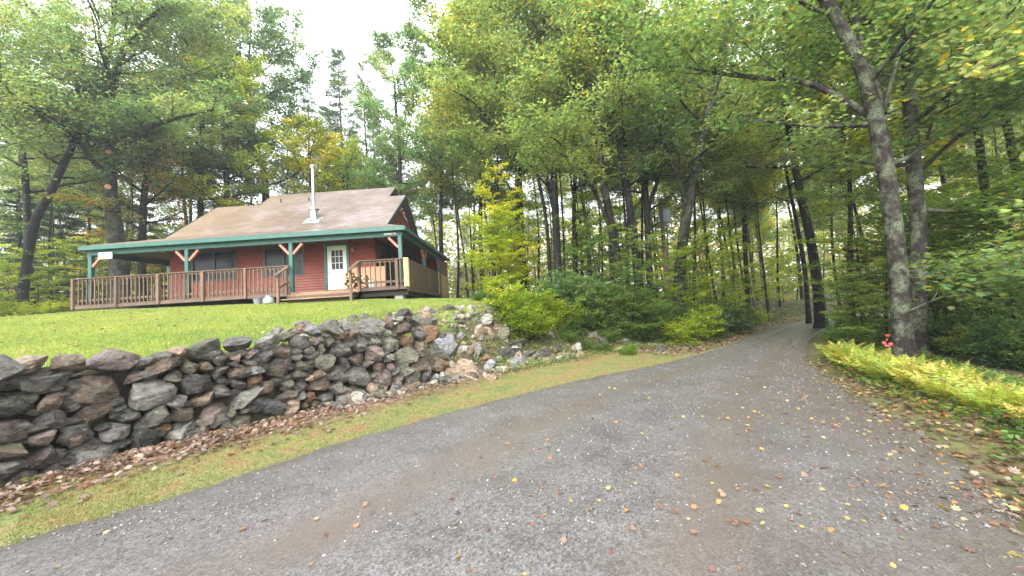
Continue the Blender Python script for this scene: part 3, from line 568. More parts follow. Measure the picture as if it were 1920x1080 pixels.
# ------------------------------------------------------------------ cabin
PS = R(.71); FL = 2.85
cab = empty('cabin', (-4.184, 14.711, 0), -PS); tag(cab, 'red clapboard cabin with wraparound porch, green trim and grey brown shingle roof', 'cabin')
def siding(name, mat, p0, ux, out, Lx, z0, z1, openings=(), step=.115, parent=cab, top=None):
    """lap siding: p0 start (x,y), ux unit along, out unit outward; openings (a0,a1,zz0,zz1); top(a0,a1,z)-> clipped a-range"""
    mb = MB(); z = z0
    while z < z1-1e-3:
        ze = min(z+step, z1); spans = [(0, Lx)]
        if top: spans = [top((z+ze)/2)]
        for a0, a1, q0, q1 in openings:
            if ze > q0+.01 and z < q1-.01:
                ns = []
                for s_, e_ in spans:
                    if a0 > s_: ns.append((s_, min(a0, e_)))
                    if a1 < e_: ns.append((max(a1, s_), e_))
                spans = ns
        for s_, e_ in spans:
            if e_-s_ < .02: continue
            vs = []
            for a in (s_, e_):
                for d_, zz in ((.045, z), (.004, ze), (-.03, ze), (-.03, z)): vs.append((p0[0]+ux[0]*a+out[0]*d_, p0[1]+ux[1]*a+out[1]*d_, zz))
            mb.add(vs, [(0, 4, 5, 1), (1, 5, 6, 2), (2, 6, 7, 3), (3, 7, 4, 0), (0, 1, 2, 3), (7, 6, 5, 4)])
        z = ze
    return mb.build(name, mat, parent)
YW, XL, XR = 1.6, -10.93, -1.78; YB = 7.45
siding('front_wall', M_RED, (XL, YW), (1, 0), (0, -1), XR-XL, FL, 5.28, [(.98, 3.0, 3.78, 4.95), (4.2, 6.0, 3.78, 4.95), (6.9, 8.02, FL, 5.0)])
sw = siding('side_wall', M_RED, (XR, YW), (0, 1), (1, 0), YB-YW, FL, 5.4, [(.7, 2.3, FL, 4.9), (3.2, 4.6, 3.6, 4.9)])
siding('left_wall', M_RED, (XL, YB), (0, -1), (-1, 0), YB-YW, FL, 5.4)
siding('back_wall', M_RED, (XR, YB), (-1, 0), (0, 1), XR-XL, FL, 5.4)
MB().box(XL+.03, XR-.03, YW+.03, YB-.03, FL-.05, FL+.02).build('interior_floor', M_UND, cab)
ZR, YR = 7.95, 4.5; sl = (ZR-5.72)/(YR-YW+0)
for nm, xg, ou in (('gable_wall', -1.45, (1, 0)), ('gable_wall', XL+.1, (-1, 0))):
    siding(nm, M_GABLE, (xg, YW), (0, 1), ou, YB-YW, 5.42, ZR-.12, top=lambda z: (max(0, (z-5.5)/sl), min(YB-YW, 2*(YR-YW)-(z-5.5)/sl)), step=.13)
# enclosed room at the back right corner, flush with the porch
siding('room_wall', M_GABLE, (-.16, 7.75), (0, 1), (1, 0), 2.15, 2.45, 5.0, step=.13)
siding('room_front', M_RED, (XR, 7.7), (1, 0), (0, -1), 1.6, FL, 5.0)
MB().box(-.3, -.1, 7.6, 7.76, FL, 4.95).build('corner_board', M_GREEN, cab)
# roof
M_SH, t, b = mat_base('shingles'); co = t.nodes.new('ShaderNodeTexCoord').outputs['Object']
br = N(t, 'ShaderNodeTexBrick'); br.inputs['Scale'].default_value = 1; br.inputs['Brick Width'].default_value = .33; br.inputs['Row Height'].default_value = .14; br.inputs['Mortar Size'].default_value = .006
br.inputs['Color1'].default_value = (.13, .092, .07, 1); br.inputs['Color2'].default_value = (.18, .135, .108, 1); br.inputs['Mortar'].default_value = (.05, .04, .036, 1); L(t, co, br.inputs['Vector'])
n1 = noise(t, .7, 6, co); r1 = ramp(t, [(.35, (.82, .8, .8)), (.52, (1.05, 1.05, 1.08)), (.66, (1.25, 1.36, 1.65))]); L(t, n1.outputs[0], r1.inputs[0]); c = mixc(t, 1, br.outputs[0], r1.outputs[0], 'MULTIPLY')
sx = t.nodes.new('ShaderNodeSeparateXYZ'); L(t, co, sx.inputs[0]); n2 = noise(t, 1.2, 5, co)
mm = N(t, 'ShaderNodeMapRange'); L(t, sx.outputs[0], mm.inputs[0]); mm.inputs[1].default_value = -6; mm.inputs[2].default_value = -13; q = N(t, 'ShaderNodeMath', operation='MULTIPLY'); L(t, mm.outputs[0], q.inputs[0]); L(t, n2.outputs[0], q.inputs[1])
c = mixc(t, q.outputs[0], c, (.34, .25, .15)); n3 = noise(t, 30, 3, co); r3 = ramp(t, [(.7, (0, 0, 0)), (.74, (1, 1, 1))]); L(t, n3.outputs[0], r3.inputs[0]); c = mixc(t, r3.outputs[0], c, (.36, .26, .1))
L(t, c, b.inputs['Base Color']); b.inputs['Roughness'].default_value = .42; bump(t, b, br.outputs['Fac'], .35, .01)
D_ = 10.0
def slab(mb, pts, th=.07):
    n_ = (Vector(pts[1])-Vector(pts[0])).cross(Vector(pts[2])-Vector(pts[0])).normalized()
    if n_.z < 0: n_ = -n_
    k = len(pts); vs = [Vector(p) for p in pts]+[Vector(p)-n_*th for p in pts]
    fs = [tuple(range(k)), tuple(range(2*k-1, k-1, -1))]+[(i, k+i, k+(i+1) % k, (i+1) % k) for i in range(k)]
    return mb.add(vs, fs)
XO, XI = -13.13, 0.05; zE, zW = 5.24, 5.74; xa, xb = -11.15, -1.15
rf = MB()
slab(rf, [(XO, 0, zE), (XI, 0, zE), (xb, YW, zW), (xa, YW, zW)]); slab(rf, [(XI, 0, zE-.001), (XI, D_, zE-.001), (xb, D_-1.4, zW), (xb, YW, zW)]); slab(rf, [(XO, D_, zE-.001), (XO, 0, zE-.001), (xa, YW, zW), (xa, D_-1.4, zW)])
slab(rf, [(XI, D_, zE), (XO, D_, zE), (xa, D_-1.4, zW), (xb, D_-1.4, zW)])
rf.build('porch_roof', M_SH, cab)
yh, zh = 5.62, ZR+(5.62-YR)*sl; hx0, hx1 = -8.85, -2.02; r2 = MB()
zf = zW+.001; slab(r2, [(xa, YW-.02, zf), (xb, YW-.02, zf), (xb, YR, ZR), (hx1, YR, ZR), (hx1, yh, zh), (hx0, yh, zh), (hx0, YR, ZR), (xa, YR, ZR)], .1)
slab(r2, [(xb, YR, ZR-.002), (xb, YB+.3, 5.5), (hx1+.002, YB+.3, 5.5), (hx1+.002, YR, ZR-.002)], .1); slab(r2, [(hx0-.002, YR, ZR-.002), (hx0-.002, YB+.3, 5.5), (xa, YB+.3, 5.5), (xa, YR, ZR-.002)], .1)
slab(r2, [(hx0, yh, zh-.002), (hx1, yh, zh-.002), (hx1, YB+1.2, zh-1.0), (hx0, YB+1.2, zh-1.0)], .1)
r2.build('roof', M_SH, cab)
ck = MB()
for x_ in (hx0+.06, hx1-.09): ck.add([(x_+dx, y_, z_) for dx in (0, .03) for y_, z_ in ((YR+.05, ZR-.1), (yh, zh-.12), (YB+.3, zh-.75), (YB+.3, 5.6))], [(0, 1, 2, 3), (7, 6, 5, 4), (0, 4, 5, 1), (1, 5, 6, 2), (2, 6, 7, 3), (3, 7, 4, 0)])
ck.build('dormer_cheek', plain('dark_cheek', (.05, .05, .055), .6), cab)
up = (0, 0, 1); M_RAKE = plain('dark_green_paint', (.02, .05, .042), .5)
for x_ in (xb+.02, xa-.02):
    MB().bar((x_, YW-.1, zW-.11), (x_, YR, ZR-.1), .04, .18, up).build('rake_board', M_RAKE, cab); MB().bar((x_, YR, ZR-.1), (x_, YB+.3, 5.4), .04, .18, up).build('rake_board', M_RAKE, cab)
for x_ in (hx1+.02, hx0-.02): MB().bar((x_, YR, ZR-.08), (x_, yh, zh-.08), .04, .14, up).build('rake_board', M_RAKE, cab)

fs = MB(); fs.box(XO-.02, XI+.02, -.035, -.001, 5.06, 5.225); fs.box(XI+.001, XI+.035, 0, D_, 5.05, 5.22); fs.box(XO-.035, XO-.001, 0, D_, 5.05, 5.22); fs.build('fascia', M_GREEN, cab, .004)
bm_ = MB(); bm_.box(-13.1, -.12, .22, .37, 4.88, 5.12); bm_.build('front_beam', M_GREEN, cab, .006); MB().box(-.27, -.12, .372, 7.6, 4.88, 5.10).build('side_beam', M_GREEN, cab, .006); MB().box(-13.1, -12.95, .372, 9.6, 4.88, 5.1).build('side_beam', M_GREEN, cab, .006)
MB().box(XO+.02, XI-.02, .02, 9.9, 5.125, 5.145).build('soffit', M_SOFFIT, cab)
# posts
for x_ in (-12.98, -8.98, -4.7, -.24):
    o = MB().box(x_-.075, x_+.075, .22, .37, FL, 4.879).build('porch_post', M_GREEN, cab, .008)
    br_ = [(-1,)] if x_ > -1 else ([(1,)] if x_ < -12 else [(-1,), (1,)])
    for (sg_,) in br_: MB().bar((x_+sg_*.07, .295, 4.42), (x_+sg_*.46, .295, 4.84), .09, .10, (0, 1, 0)).build('brace', M_BRACE, o, .006)
for y_ in (3.95, 7.3):
    o = MB().box(-.27, -.12, y_-.075, y_+.075, FL, 4.879).build('porch_post', M_GREEN, cab, .008)
    for sg_ in (-1, 1): MB().bar((-.195, y_+sg_*.07, 4.42), (-.195, y_+sg_*.46, 4.84), .09, .1, (1, 0, 0)).build('brace', M_BRACE, o, .006)
o = MB().box(-.27, -.12, .375, .40, FL, 4.0).build('post_sleeve', M_GREEN, cab)
for y_ in (3.8, 7.0): MB().box(-13.1, -12.95, y_-.075, y_+.075, FL, 4.879).build('porch_post', M_GREEN, cab, .008)
# deck
dk = MB()
for k in range(13): dk.box(XO-.1, XI+.02, -.02+k*.145, .118+k*.145, FL-.035, FL)
for k in range(12): dk.box(XR+.05+k*.145, XR+.188+k*.145, 1.87, 7.7, FL-.035, FL-.001)
for k in range(14): dk.box(XO-.1+k*.145, XO+.038+k*.145, 1.87, D_-.2, FL-.035, FL-.001)
dk.build('deck_boards', M_DECK, cab)
MB().box(XO-.12, -4.6, -.06, -.022, 2.70, FL-.037).build('rim_board', M_DECK, cab); MB().box(-1.85, XI+.03, -.06, -.022, 2.70, FL-.037).build('rim_board', M_DECK, cab); MB().box(-4.56, -1.89, -.06, -.022, 2.66, FL-.037).build('rim_board', M_TREAD, cab)
MB().box(XI+.025, XI+.06, -.02, 7.7, 2.62, FL-.037).build('rim_board', M_DECK, cab)
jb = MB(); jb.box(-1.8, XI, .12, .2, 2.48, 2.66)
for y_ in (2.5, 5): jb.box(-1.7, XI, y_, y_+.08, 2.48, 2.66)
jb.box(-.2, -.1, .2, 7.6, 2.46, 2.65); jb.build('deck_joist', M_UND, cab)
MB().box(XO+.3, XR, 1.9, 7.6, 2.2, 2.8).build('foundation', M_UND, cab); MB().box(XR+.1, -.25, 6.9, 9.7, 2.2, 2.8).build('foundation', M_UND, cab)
for x_, y_ in ((-.35, .35), (-.35, 4.0), (-6, .4), (-10, .4)): MB().box(x_-.17, x_+.17, y_-.17, y_+.17, 2.1, 2.60).build('pier', M_CONC, cab, .01)
# railings
def railing(x0, x1, y, newels, gap=.165, parent=cab, axis='x', zr=3.93, slat=(0, 0)):
    T = (lambda a, b_, z: (a, b_, z)) if axis == 'x' else (lambda a, b_, z: (b_, a, z))
    def bx(mb, a0, a1, b0, b1, z0, z1):
        return mb.box(a0, a1, b0, b1, z0, z1) if axis == 'x' else mb.box(b0, b1, a0, a1, z0, z1)
    r = bx(bx(bx(MB(), x0, x1, y-.09, y+.05, zr-.035, zr), x0, x1, y-.02, y+.018, zr-.12, zr-.037), x0, x1, y-.02, y+.018, FL+.14, FL+.225).build('railing', M_RAILW, parent)
    k = x0+.1
    while k < x1-.05: bx(MB(), k, k+.036, y-.058, y-.022, FL-.0, zr-.06).build('baluster', M_RAILW, r); k += gap
    for nx_ in newels: bx(MB(), nx_-.045, nx_+.045, y-.15, y-.061, FL-.16, zr-.037).build('newel', M_RAILW, r, .006)
    return r
railing(-13.42, -4.62, .03, [-13.3, -11.55, -9.85, -8.05, -6.35, -4.72])
railing(-1.9, .10, .03, [-1.82, -.3], .2)
railing(3.2, 9.8, -13.25, [3.3, 5.5, 7.6, 9.7], axis='y')
# weathered boards closing the right side, with two fresh repairs
k = .12
while k < 5.5: dz = g.uniform(-.03, .03); MB().box(.10, .125+g.uniform(0, .01), k, k+.135, 2.80+dz, 3.86+dz*.3).build('side_board', M_DECK, cab); k += .168
MB().box(.02, .098, .1, 7.6, 3.87, 3.91).build('side_rail_cap', M_RAILW, cab); MB().box(.06, .098, .1, 7.6, 3.0, 3.09).build('side_rail', M_RAILW, cab)
MB().box(-.02, .115, -.125, -.1, 2.80, 3.93).build('fresh_board', M_FRESH, cab); MB().box(.128, .152, -.1, .06, 2.78, 3.93).build('fresh_board', M_FRESH, cab)
MB().box(.128, .15, 5.62, 5.82, 2.72, 3.93).build('fresh_board', M_FRESH, cab)
for k in range(8): MB().box(.128, .15, 6.35+k*.255, 6.35+k*.255+.25, 2.62, 3.88).build('fresh_board', M_FRESH, cab)
# steps and stair rails
st = MB(); st.box(-4.5, -1.9, -.42, -.09, 2.66, 2.70).build('tread', M_TREAD, cab); MB().box(-4.5, -1.9, -.78, -.44, 2.50, 2.54).build('tread', M_TREAD, cab)
MB().box(-4.48, -1.92, -.115, -.095, 2.50, 2.655).build('riser', M_DECK, cab); MB().box(-4.48, -1.92, -.44, -.42, 2.3, 2.655).build('riser', M_DECK, cab)
for x_ in (-4.6, -1.84):
    r = MB().box(x_-.045, x_+.045, -.82, -.73, 2.2, 3.45).build('stair_rail', M_RAILW, cab, .005)
    MB().bar((x_, -.95, 3.43), (x_, -.12, 3.85), .14, .04).build('hand_rail', M_RAILW, r); MB().bar((x_, -.73, 2.98), (x_, -.1, 3.25), .04, .10).build('lower_rail', M_RAILW, r)
# windows and door
for x0_, x1_ in ((-9.95, -7.93), (-6.73, -4.93)):
    wn = MB()
    for a_ in (x0_, (x0_+x1_)/2-.045, x1_-.09): wn.box(a_, a_+.09, YW-.05, YW+.02, 3.78, 4.95)
    wn.box(x0_, x1_, YW-.045, YW+.02, 3.70, 3.779); wn.box(x0_, x1_, YW-.045, YW+.02, 4.951, 5.03); o = wn.build('window', plain('dark_green_window_frame', (.015, .03, .026), .5), cab)
    for h in (0, 1):
        c0 = x0_+.09 if h == 0 else (x0_+x1_)/2+.045; c1 = (x0_+x1_)/2-.045 if h == 0 else x1_-.09
        MB().box(c0, c1, YW, YW+.01, 3.78, 4.95).build('pane', M_GLASS, o); MB().box(c0, c1, YW-.03, YW-.001, 4.34, 4.39).build('sash_bar', M_GLASS, o)
dw = MB(); dw.box(-4.02, -3.91, YW-.05, YW+.02, FL, 5.02); dw.box(-3.03, -2.92, YW-.05, YW+.02, FL, 5.02); dw.box(-3.909, -3.031, YW-.045, YW+.02, 4.93, 5.02); dw.build('door_frame', M_GREEN, cab)
DX0, DX1 = -3.90, -3.04; dr = MB(); wz0, wz1 = 3.87, 4.72; wx0, wx1 = DX0+.19, DX1-.17
dr.box(DX0, DX1, YW-.01, YW+.03, FL+.02, wz0); dr.box(DX0, DX1, YW-.01, YW+.03, wz1, 4.92); dr.box(DX0, wx0, YW-.01, YW+.03, wz0, wz1); dr.box(wx1, DX1, YW-.01, YW+.03, wz0, wz1)
dr.box(DX0+.12, DX1-.12, YW-.018, YW-.0101, FL+.16, FL+.86)
door = dr.build('door', M_WHITE, cab, .003); MB().box(wx0, wx1, YW+.005, YW+.012, wz0, wz1).build('door_glass', M_GLASS, door)
mu = MB()
for k in (1, 2): xx = wx0+(wx1-wx0)*k/3; mu.box(xx-.012, xx+.012, YW-.008, YW+.004, wz0, wz1); zz = wz0+(wz1-wz0)*k/3; mu.box(wx0, wx1, YW-.006, YW+.0045, zz-.012, zz+.012)
mu.build('muntins', M_WHITE, door)
M_BRASS = plain('dark_brass', (.12, .09, .05), .35, .8); MB().lathe([(.0, -.02), (.032, -.01), (.034, .01), (0, .03)], (DX0+.08, YW-.05, 3.72)).build('door_knob', M_BRASS, door, smooth=True); MB().lathe([(.0, -.02), (.028, -.01), (.028, .01), (0, .02)], (DX0+.08, YW-.03, 3.9)).build('lock', M_BRASS, door)
# side wall window and sliding door, dark
for a_, b_, z0_ in ((2.3, 3.9, FL), (4.8, 6.2, 3.6)):
    o = MB().box(XR+.0, XR+.04, a_, a_+.08, z0_, 4.9).box(XR, XR+.04, b_-.08, b_, z0_, 4.9).box(XR, XR+.035, a_, b_, 4.82, 4.9).build('window', M_GREEN, cab); MB().box(XR-.01, XR+.0, a_, b_, z0_, 4.9).build('pane', M_GLASS, o)
# stove pipe
pp = MB().lathe([(.07, 0), (.07, 1.98)], (-4.92, 2.5, 6.9), 20).build('stove_pipe', M_STEEL, cab, smooth=True)
MB().lathe([(.20, 0), (.16, .35), (.155, .5), (.0, .5)], (-4.92, 2.5, 6.35), 20).build('flashing', M_STEEL, pp, smooth=True)
MB().lathe([(.17, 0), (.24, .02), (.24, .05), (.12, .12), (.1, .12)], (-4.92, 2.5, 6.86), 20).build('storm_collar', M_STEEL, pp, smooth=True)
slab(MB(), [(-5.3, 2.1, zW+.02+(2.1-YW)*sl), (-4.5, 2.1, zW+.02+(2.1-YW)*sl), (-4.5, 2.62, zW+.02+(2.62-YW)*sl), (-5.3, 2.62, zW+.02+(2.62-YW)*sl)], .012).build('flashing_plate', M_STEEL, pp)
MB().lathe([(.1, 0), (.12, .03), (.12, .14), (.04, .19), (0, .19)], (-4.92, 2.5, 8.86), 20).build('pipe_cap', M_STEEL, pp, smooth=True)
for x_ in (-7.8, -6.3): MB().lathe([(.03, 0), (.03, .22), (0, .22)], (x_, 4.6, 8.0)).build('vent_pipe', M_UND, cab)
# small fittings
fl = MB().box(-12.5, -11.93, .1, .17, 4.68, 4.96).build('flood_light', M_LAMP, cab, .02); MB().box(-12.3, -12.14, .17, .22, 4.8, 4.9).build('bracket', M_CONC, fl)
MB().box(-.86, -.52, .2, .219, 4.95, 5.02).build('number_plate', M_WHITE, cab); MB().box(-.49, -.36, .2, .219, 4.96, 5.025).build('number_plate', M_WHITE, cab)
wl = MB().lathe([(.05, 0), (.06, .03), (.05, .14), (.0, .17)], (-2.72, YW-.09, 4.62), 12).build('wall_lamp', M_CONC, cab, smooth=True); MB().box(-2.76, -2.68, YW-.06, YW-.02, 4.66, 4.76).build('lamp_bracket', M_UND, wl)
MB().lathe([(0, 0), (.08, .01), (.1, .06), (.06, .1)], (-10.8, 1.1, 5.02), 14).build('ceiling_lamp', M_WHITE, cab, smooth=True)
sl_ = MB().box(-1.44, -1.38, 4.3, 4.5, 7.1, 7.2).build('gable_lamp', M_WHITE, cab); MB().lathe([(.03, 0), (.07, .1), (0, .1)], (-1.3, 4.32, 7.12)).build('lamp_head', M_WHITE, sl_); MB().lathe([(.03, 0), (.07, .1), (0, .1)], (-1.3, 4.52, 6.95)).build('lamp_head', M_WHITE, sl_)
MB().tube([(-1.40, 4.9, 7.0), (-1.25, 4.95, 6.7)], .02).build('lamp_bracket', M_WHITE, cab)
# things on and by the porch
CW = cab.matrix_basis if False else Matrix.Translation((-4.184, 14.711, 0))@Matrix.Rotation(-PS, 4, 'Z')
def world(x, y, z): return CW@Vector((x, y, z))
pb = MB().box(-2.86, -1.32, -.012, .012, 0, 1.02).build('plywood_sheet', M_PLY); pb.location = world(0, 1.5, FL); pb.rotation_euler = (R(-6)*-1*-1, 0, -PS); tag(pb, 'large tan plywood sheet leaning on the porch wall behind the firewood', 'plywood')
pb.location = world(0, 1.40, FL); pb.rotation_euler = (R(-4), 0, -PS)
lg = MB()
_n = 9; vs = []; r0 = .085
for y_ in (-.2, .2):
    for k in range(_n): a_ = pi*k/(_n-1); vs.append((r0*cos(a_), y_, r0*sin(a_)*.95))
lg.add(vs, [tuple(range(_n-1, -1, -1)), tuple(range(_n, 2*_n))]+[(i, i+1, _n+i+1, _n+i) for i in range(_n-1)]+[(0, _n, 2*_n-1, _n-1)])
lo0 = lg.build('firewood_log', M_LOG, None, .004); kk = 0; wood_list = []
for row in range(6):
    for c_ in range(6 if row < 5 else 2): wood_list.append((-2.78+c_*.155+(row % 2)*.06, row*.125))
for i, (x_, z_) in enumerate(wood_list):
    o = lo0 if i == 0 else lo0.copy()
    if i: COL.objects.link(o)
    o.location = world(x_, .98+g.uniform(-.03, .03), FL+.02+z_+.03); o.rotation_euler = (0, g.uniform(-2.5, 2.5), -PS+g.uniform(-.1, .1)); s_ = g.uniform(.85, 1.15); o.scale = (s_, 1, s_)
    r_, c_ = divmod(i, 6); tag(o, 'split firewood log by the door, row %s up, %s from the left' % (['one', 'two', 'three', 'four', 'five', 'six'][r_], ORD[c_]), 'firewood', 'firewood logs stacked beside the door')
o = MB().lathe([(.13, 0), (.15, .32), (.158, .32), (.158, .335), (.14, .335), (.125, .02), (0, .02)], n=20).build('pail', M_WHITE, smooth=True); o.location = world(-1.62, .75, FL); tag(o, 'white plastic pail standing behind the railing beside the firewood', 'pail')
o = MB().lathe([(.11, 0), (.16, .24), (.17, .24), (.17, .255), (.15, .255), (.10, .02), (0, .02)], n=20).build('bucket', M_BUCK, smooth=True); p_ = world(-5.72, -.28, 0); o.location = (p_.x, p_.y, Hs(p_.x, p_.y)-.01); tag(o, 'small dark grey bucket under the deck edge left of the gas tank', 'bucket')
o = MB().lathe([(.11, 0), (.13, .01), (.19, .06), (.2, .14), (.19, .22), (.12, .27), (0, .28)], n=24).build('gas_tank', M_TANK, smooth=True); p_ = world(-5.28, -.3, 0); o.location = (p_.x, p_.y, Hs(p_.x, p_.y)); tag(o, 'squat pale grey gas tank on the lawn beside the porch steps', 'gas tank')
MB().lathe([(.035, .27), (.035, .33), (.02, .36), (0, .36)], n=12).build('valve', M_CONC, o, smooth=True); MB().lathe([(.09, .27), (.1, .34), (.105, .34), (.095, .268)], n=20).build('collar', M_TANK, o, smooth=True)
# far pinkish house glimpsed between trunks
fh = empty('distant_house', at(885, 505, 62)); tag(fh, 'pale pinkish house glimpsed between trunks to the right of the cabin', 'house')
MB().box(-3.2, 3.2, 0, 6, -3, .6).build('wall', plain('pinkish_siding', (.4, .3, .27), .7), fh); slab(MB(), [(-3.6, -.4, .5), (3.6, -.4, .5), (3.6, 3, 2.0), (-3.6, 3, 2.0)], .1).build('roof', plain('pale_roof', (.5, .5, .52), .5), fh)
for x_ in (-2.2, -.4, 1.4): MB().box(x_, x_+.8, -.04, -.001, -1.2, -.1).build('window', M_GLASS, fh)
# utility pole with transformer
pu = at(1257, 600, 19.5); hz = Hs(pu[0], pu[1]); pole = empty('utility_pole', (pu[0], pu[1], hz)); tag(pole, 'weathered reddish utility pole carrying a grey transformer among the trees', 'utility pole')
zt = at(1262, 385, 19.5)[2]-hz
MB().lathe([(.14, -.3), (.10, zt+.4), (0, zt+.4)], n=12).build('pole', BK_MID if False else wood_mat('pole_wood', (.11, .07, .06), (.2, .14, .12)), pole, smooth=True)
tz = at(1258, 419, 19.5)[2]-hz; tr = MB().lathe([(.17, 0), (.19, .03), (.19, .62), (.17, .68), (.05, .72), (0, .72)], (.15, -.32, tz), 20).build('transformer', M_TANK, pole, smooth=True)
for dx in (-.08, .1): MB().lathe([(.03, .7), (.045, .75), (.03, .8), (.045, .85), (.02, .95), (0, .95)], (.15+dx, -.32, tz), 10).build('bushing', M_CONC, tr, smooth=True)
ins = MB().lathe([(.03, 0), (.05, .05), (.03, .12), (0, .14)], (-.1, -.1, zt+.3), 10).build('insulator', M_CONC, pole)
a_ = np.array([pu[0], pu[1]-.1, hz+zt+.3]); b_ = at(1700, 120, 7.0); b2 = a_+(b_-a_)*2.2; pts = [a_+(b2-a_)*u_-np.array([0, 0, 3.2*u_*(1-u_)]) for u_ in np.linspace(0, 1, 24)]
o = MB().tube(pts, .013, 5).build('power_line', M_UND); tag(o, 'black power cable running up from the pole over the road', 'cable')

# ------------------------------------------------------------------ individual trees, each with its own trunk and limbs
def wpath(pts, y, dy=0):
    n = len(pts); return np.array([at(px, py, y+dy*i/(n-1)) for i, (px, py) in enumerate(pts)])
def widths(pts_w, P): return np.array(pts_w)*np.array([(p-CAM)@cf for p in P])/F_PX/2
def hero(name, label, y, pts, wpx, bark, leafm, n, size, Rm, h0, nl, limbs=(), cat='tree', group=None, T=T_MID, base=(.15, .215, .09), yel=.03, seed=1, top=None, side=None, sub=6, elev=(5, 55), ora=0, dy=0, ground=True, spread=.24, tilt=.45, extra=None):
    """pts: the trunk as seen, turned into a curve at its real distance; grows on to height `top` above its foot"""
    n = int(n*.72); g = np.random.default_rng(seed); P = wpath(pts, y, dy); rad = widths(wpx, P)*(.78 if bark is BK_LICH else .86)
    foot = P[0].copy(); fz = Hs(foot[0], foot[1]) if ground else foot[2]
    if ground: P = np.vstack([[foot[0], foot[1], fz-.4], P[1:] if P[0, 2] > fz+.3 and False else P[1:]]); 
    if top and P[-1, 2] < fz+top:
        d = unit(P[-1]-P[-2])*.5+np.array([0, 0, .6]); k = (fz+top-P[-1, 2])/unit(d)[2]; P = np.vstack([P, P[-1]+unit(d)*k*.5, P[-1]+unit(d)*k+g.normal(0, .3, 3)*[1, 1, 0]]); rad = np.r_[rad, rad[-1]*.6, rad[-1]*.15]
    sn = 22; t = np.linspace(0, len(P)-1, sn); PP = smooth_path(P, sn); rr = np.interp(t, np.arange(len(P)), rad)
    rr[0] *= 1.7; rr[1] *= 1.12
    o = np.array([foot[0], foot[1], fz]); PP = PP-o
    pl_ = grow(g, PP, rr, h0, Rm, nl, 'round', sub, 3, .25, elev, side)
    for lp, lw, ly in limbs:
        Q = wpath(lp, ly[0], ly[1]-ly[0])-o; rw = widths(lw, Q+o); m_ = 12; Q2 = smooth_path(Q, m_); r2_ = np.interp(np.linspace(0, 1, m_), np.linspace(0, 1, len(rw)), rw); pl_.tube(Q2, r2_, 8)
        for k in range(3, m_):
            if k % 1 == 0:
                dd = unit(Q2[min(k+1, m_-1)]-Q2[k-1]); az = g.uniform(0, 2*pi); dv = unit(dd*.7+.8*np.array([cos(az), sin(az), .25])); pl_.limb(Q2[k], dv, g.uniform(1.0, 2.4), r2_[k]*.45, .1, 5, 3)
    if extra: extra(pl_, g, o)
    return put(name, pl_.trunk_mesh('trunk'), crown_mesh('crown', pl_, n, size, T, base, yel, ora=ora, spread=spread, tilt=tilt), o, 0, 1, bark, leafm), label

def T_(r, cat='tree', group=None): e, lb = r; tag(e, lb, cat, group); return e
# right foreground pair
T_(hero('maple_tree', 'lichen patched forked trunk behind the ferns with a long branch arching over the road', 7.3, [(1696, 695), (1690, 600), (1682, 480), (1664, 340), (1645, 235), (1612, 120), (1560, 20), (1510, -70)], [42, 38, 35, 33, 34, 26, 24, 20], BK_LICH, LM, 30000, .105, 3.2, 3.4, 13,
  limbs=[([(1640, 222), (1590, 192), (1530, 160), (1480, 150), (1400, 144), (1330, 135), (1260, 122), (1200, 132)], [14, 12, 11, 9, 8, 6, 4, 2], (7.3, 9.5)), ([(1652, 215), (1640, 150), (1610, 70), (1598, -30)], [16, 14, 12, 10], (7.3, 8)),
         ([(1655, 215), (1672, 150), (1692, 90), (1730, 30), (1760, -20)], [8, 7, 5, 4, 3], (7.3, 7)), ([(1690, 590), (1760, 560), (1830, 548), (1925, 520)], [4, 4, 3, 2], (7.2, 6))], T=T_MAP, top=13, yel=.03, seed=31, base=(.155, .225, .09)))
T_(hero('maple_tree', 'straight grey trunk standing right behind the forked lichen trunk', 8.3, [(1717, 680), (1722, 560), (1722, 420), (1712, 300), (1705, 160), (1700, 20), (1696, -80)], [34, 32, 30, 28, 26, 24, 20], BK_LICH, LM, 20000, .11, 3.4, 2.6, 13, T=T_MAP, top=14, yel=.05, seed=32, base=(.15, .215, .1),
  limbs=[([(1716, 330), (1780, 270), (1850, 215), (1930, 170)], [8, 7, 5, 3], (8.3, 7.4)), ([(1716, 240), (1790, 195), (1860, 180), (1930, 170)], [5, 4, 3, 2], (8.3, 6.6))]))
T_(hero('oak_tree', 'thick dark trunk leaning left where the road disappears round the bend', 16.2, [(1540, 612), (1532, 530), (1518, 440), (1500, 360), (1480, 250)], [24, 20, 18, 15, 12], BK_DARK, LM, 16000, .15, 4, 6, 14, top=15, seed=33, yel=.1))
T_(hero('maple_tree', 'thin tree leaning left just beside the thick dark trunk at the bend', 19, [(1515, 590), (1508, 500), (1492, 410), (1476, 330)], [10, 9, 8, 6], BK_DARK, LMYG, 9000, .15, 3, 5, 10, top=12, seed=34))
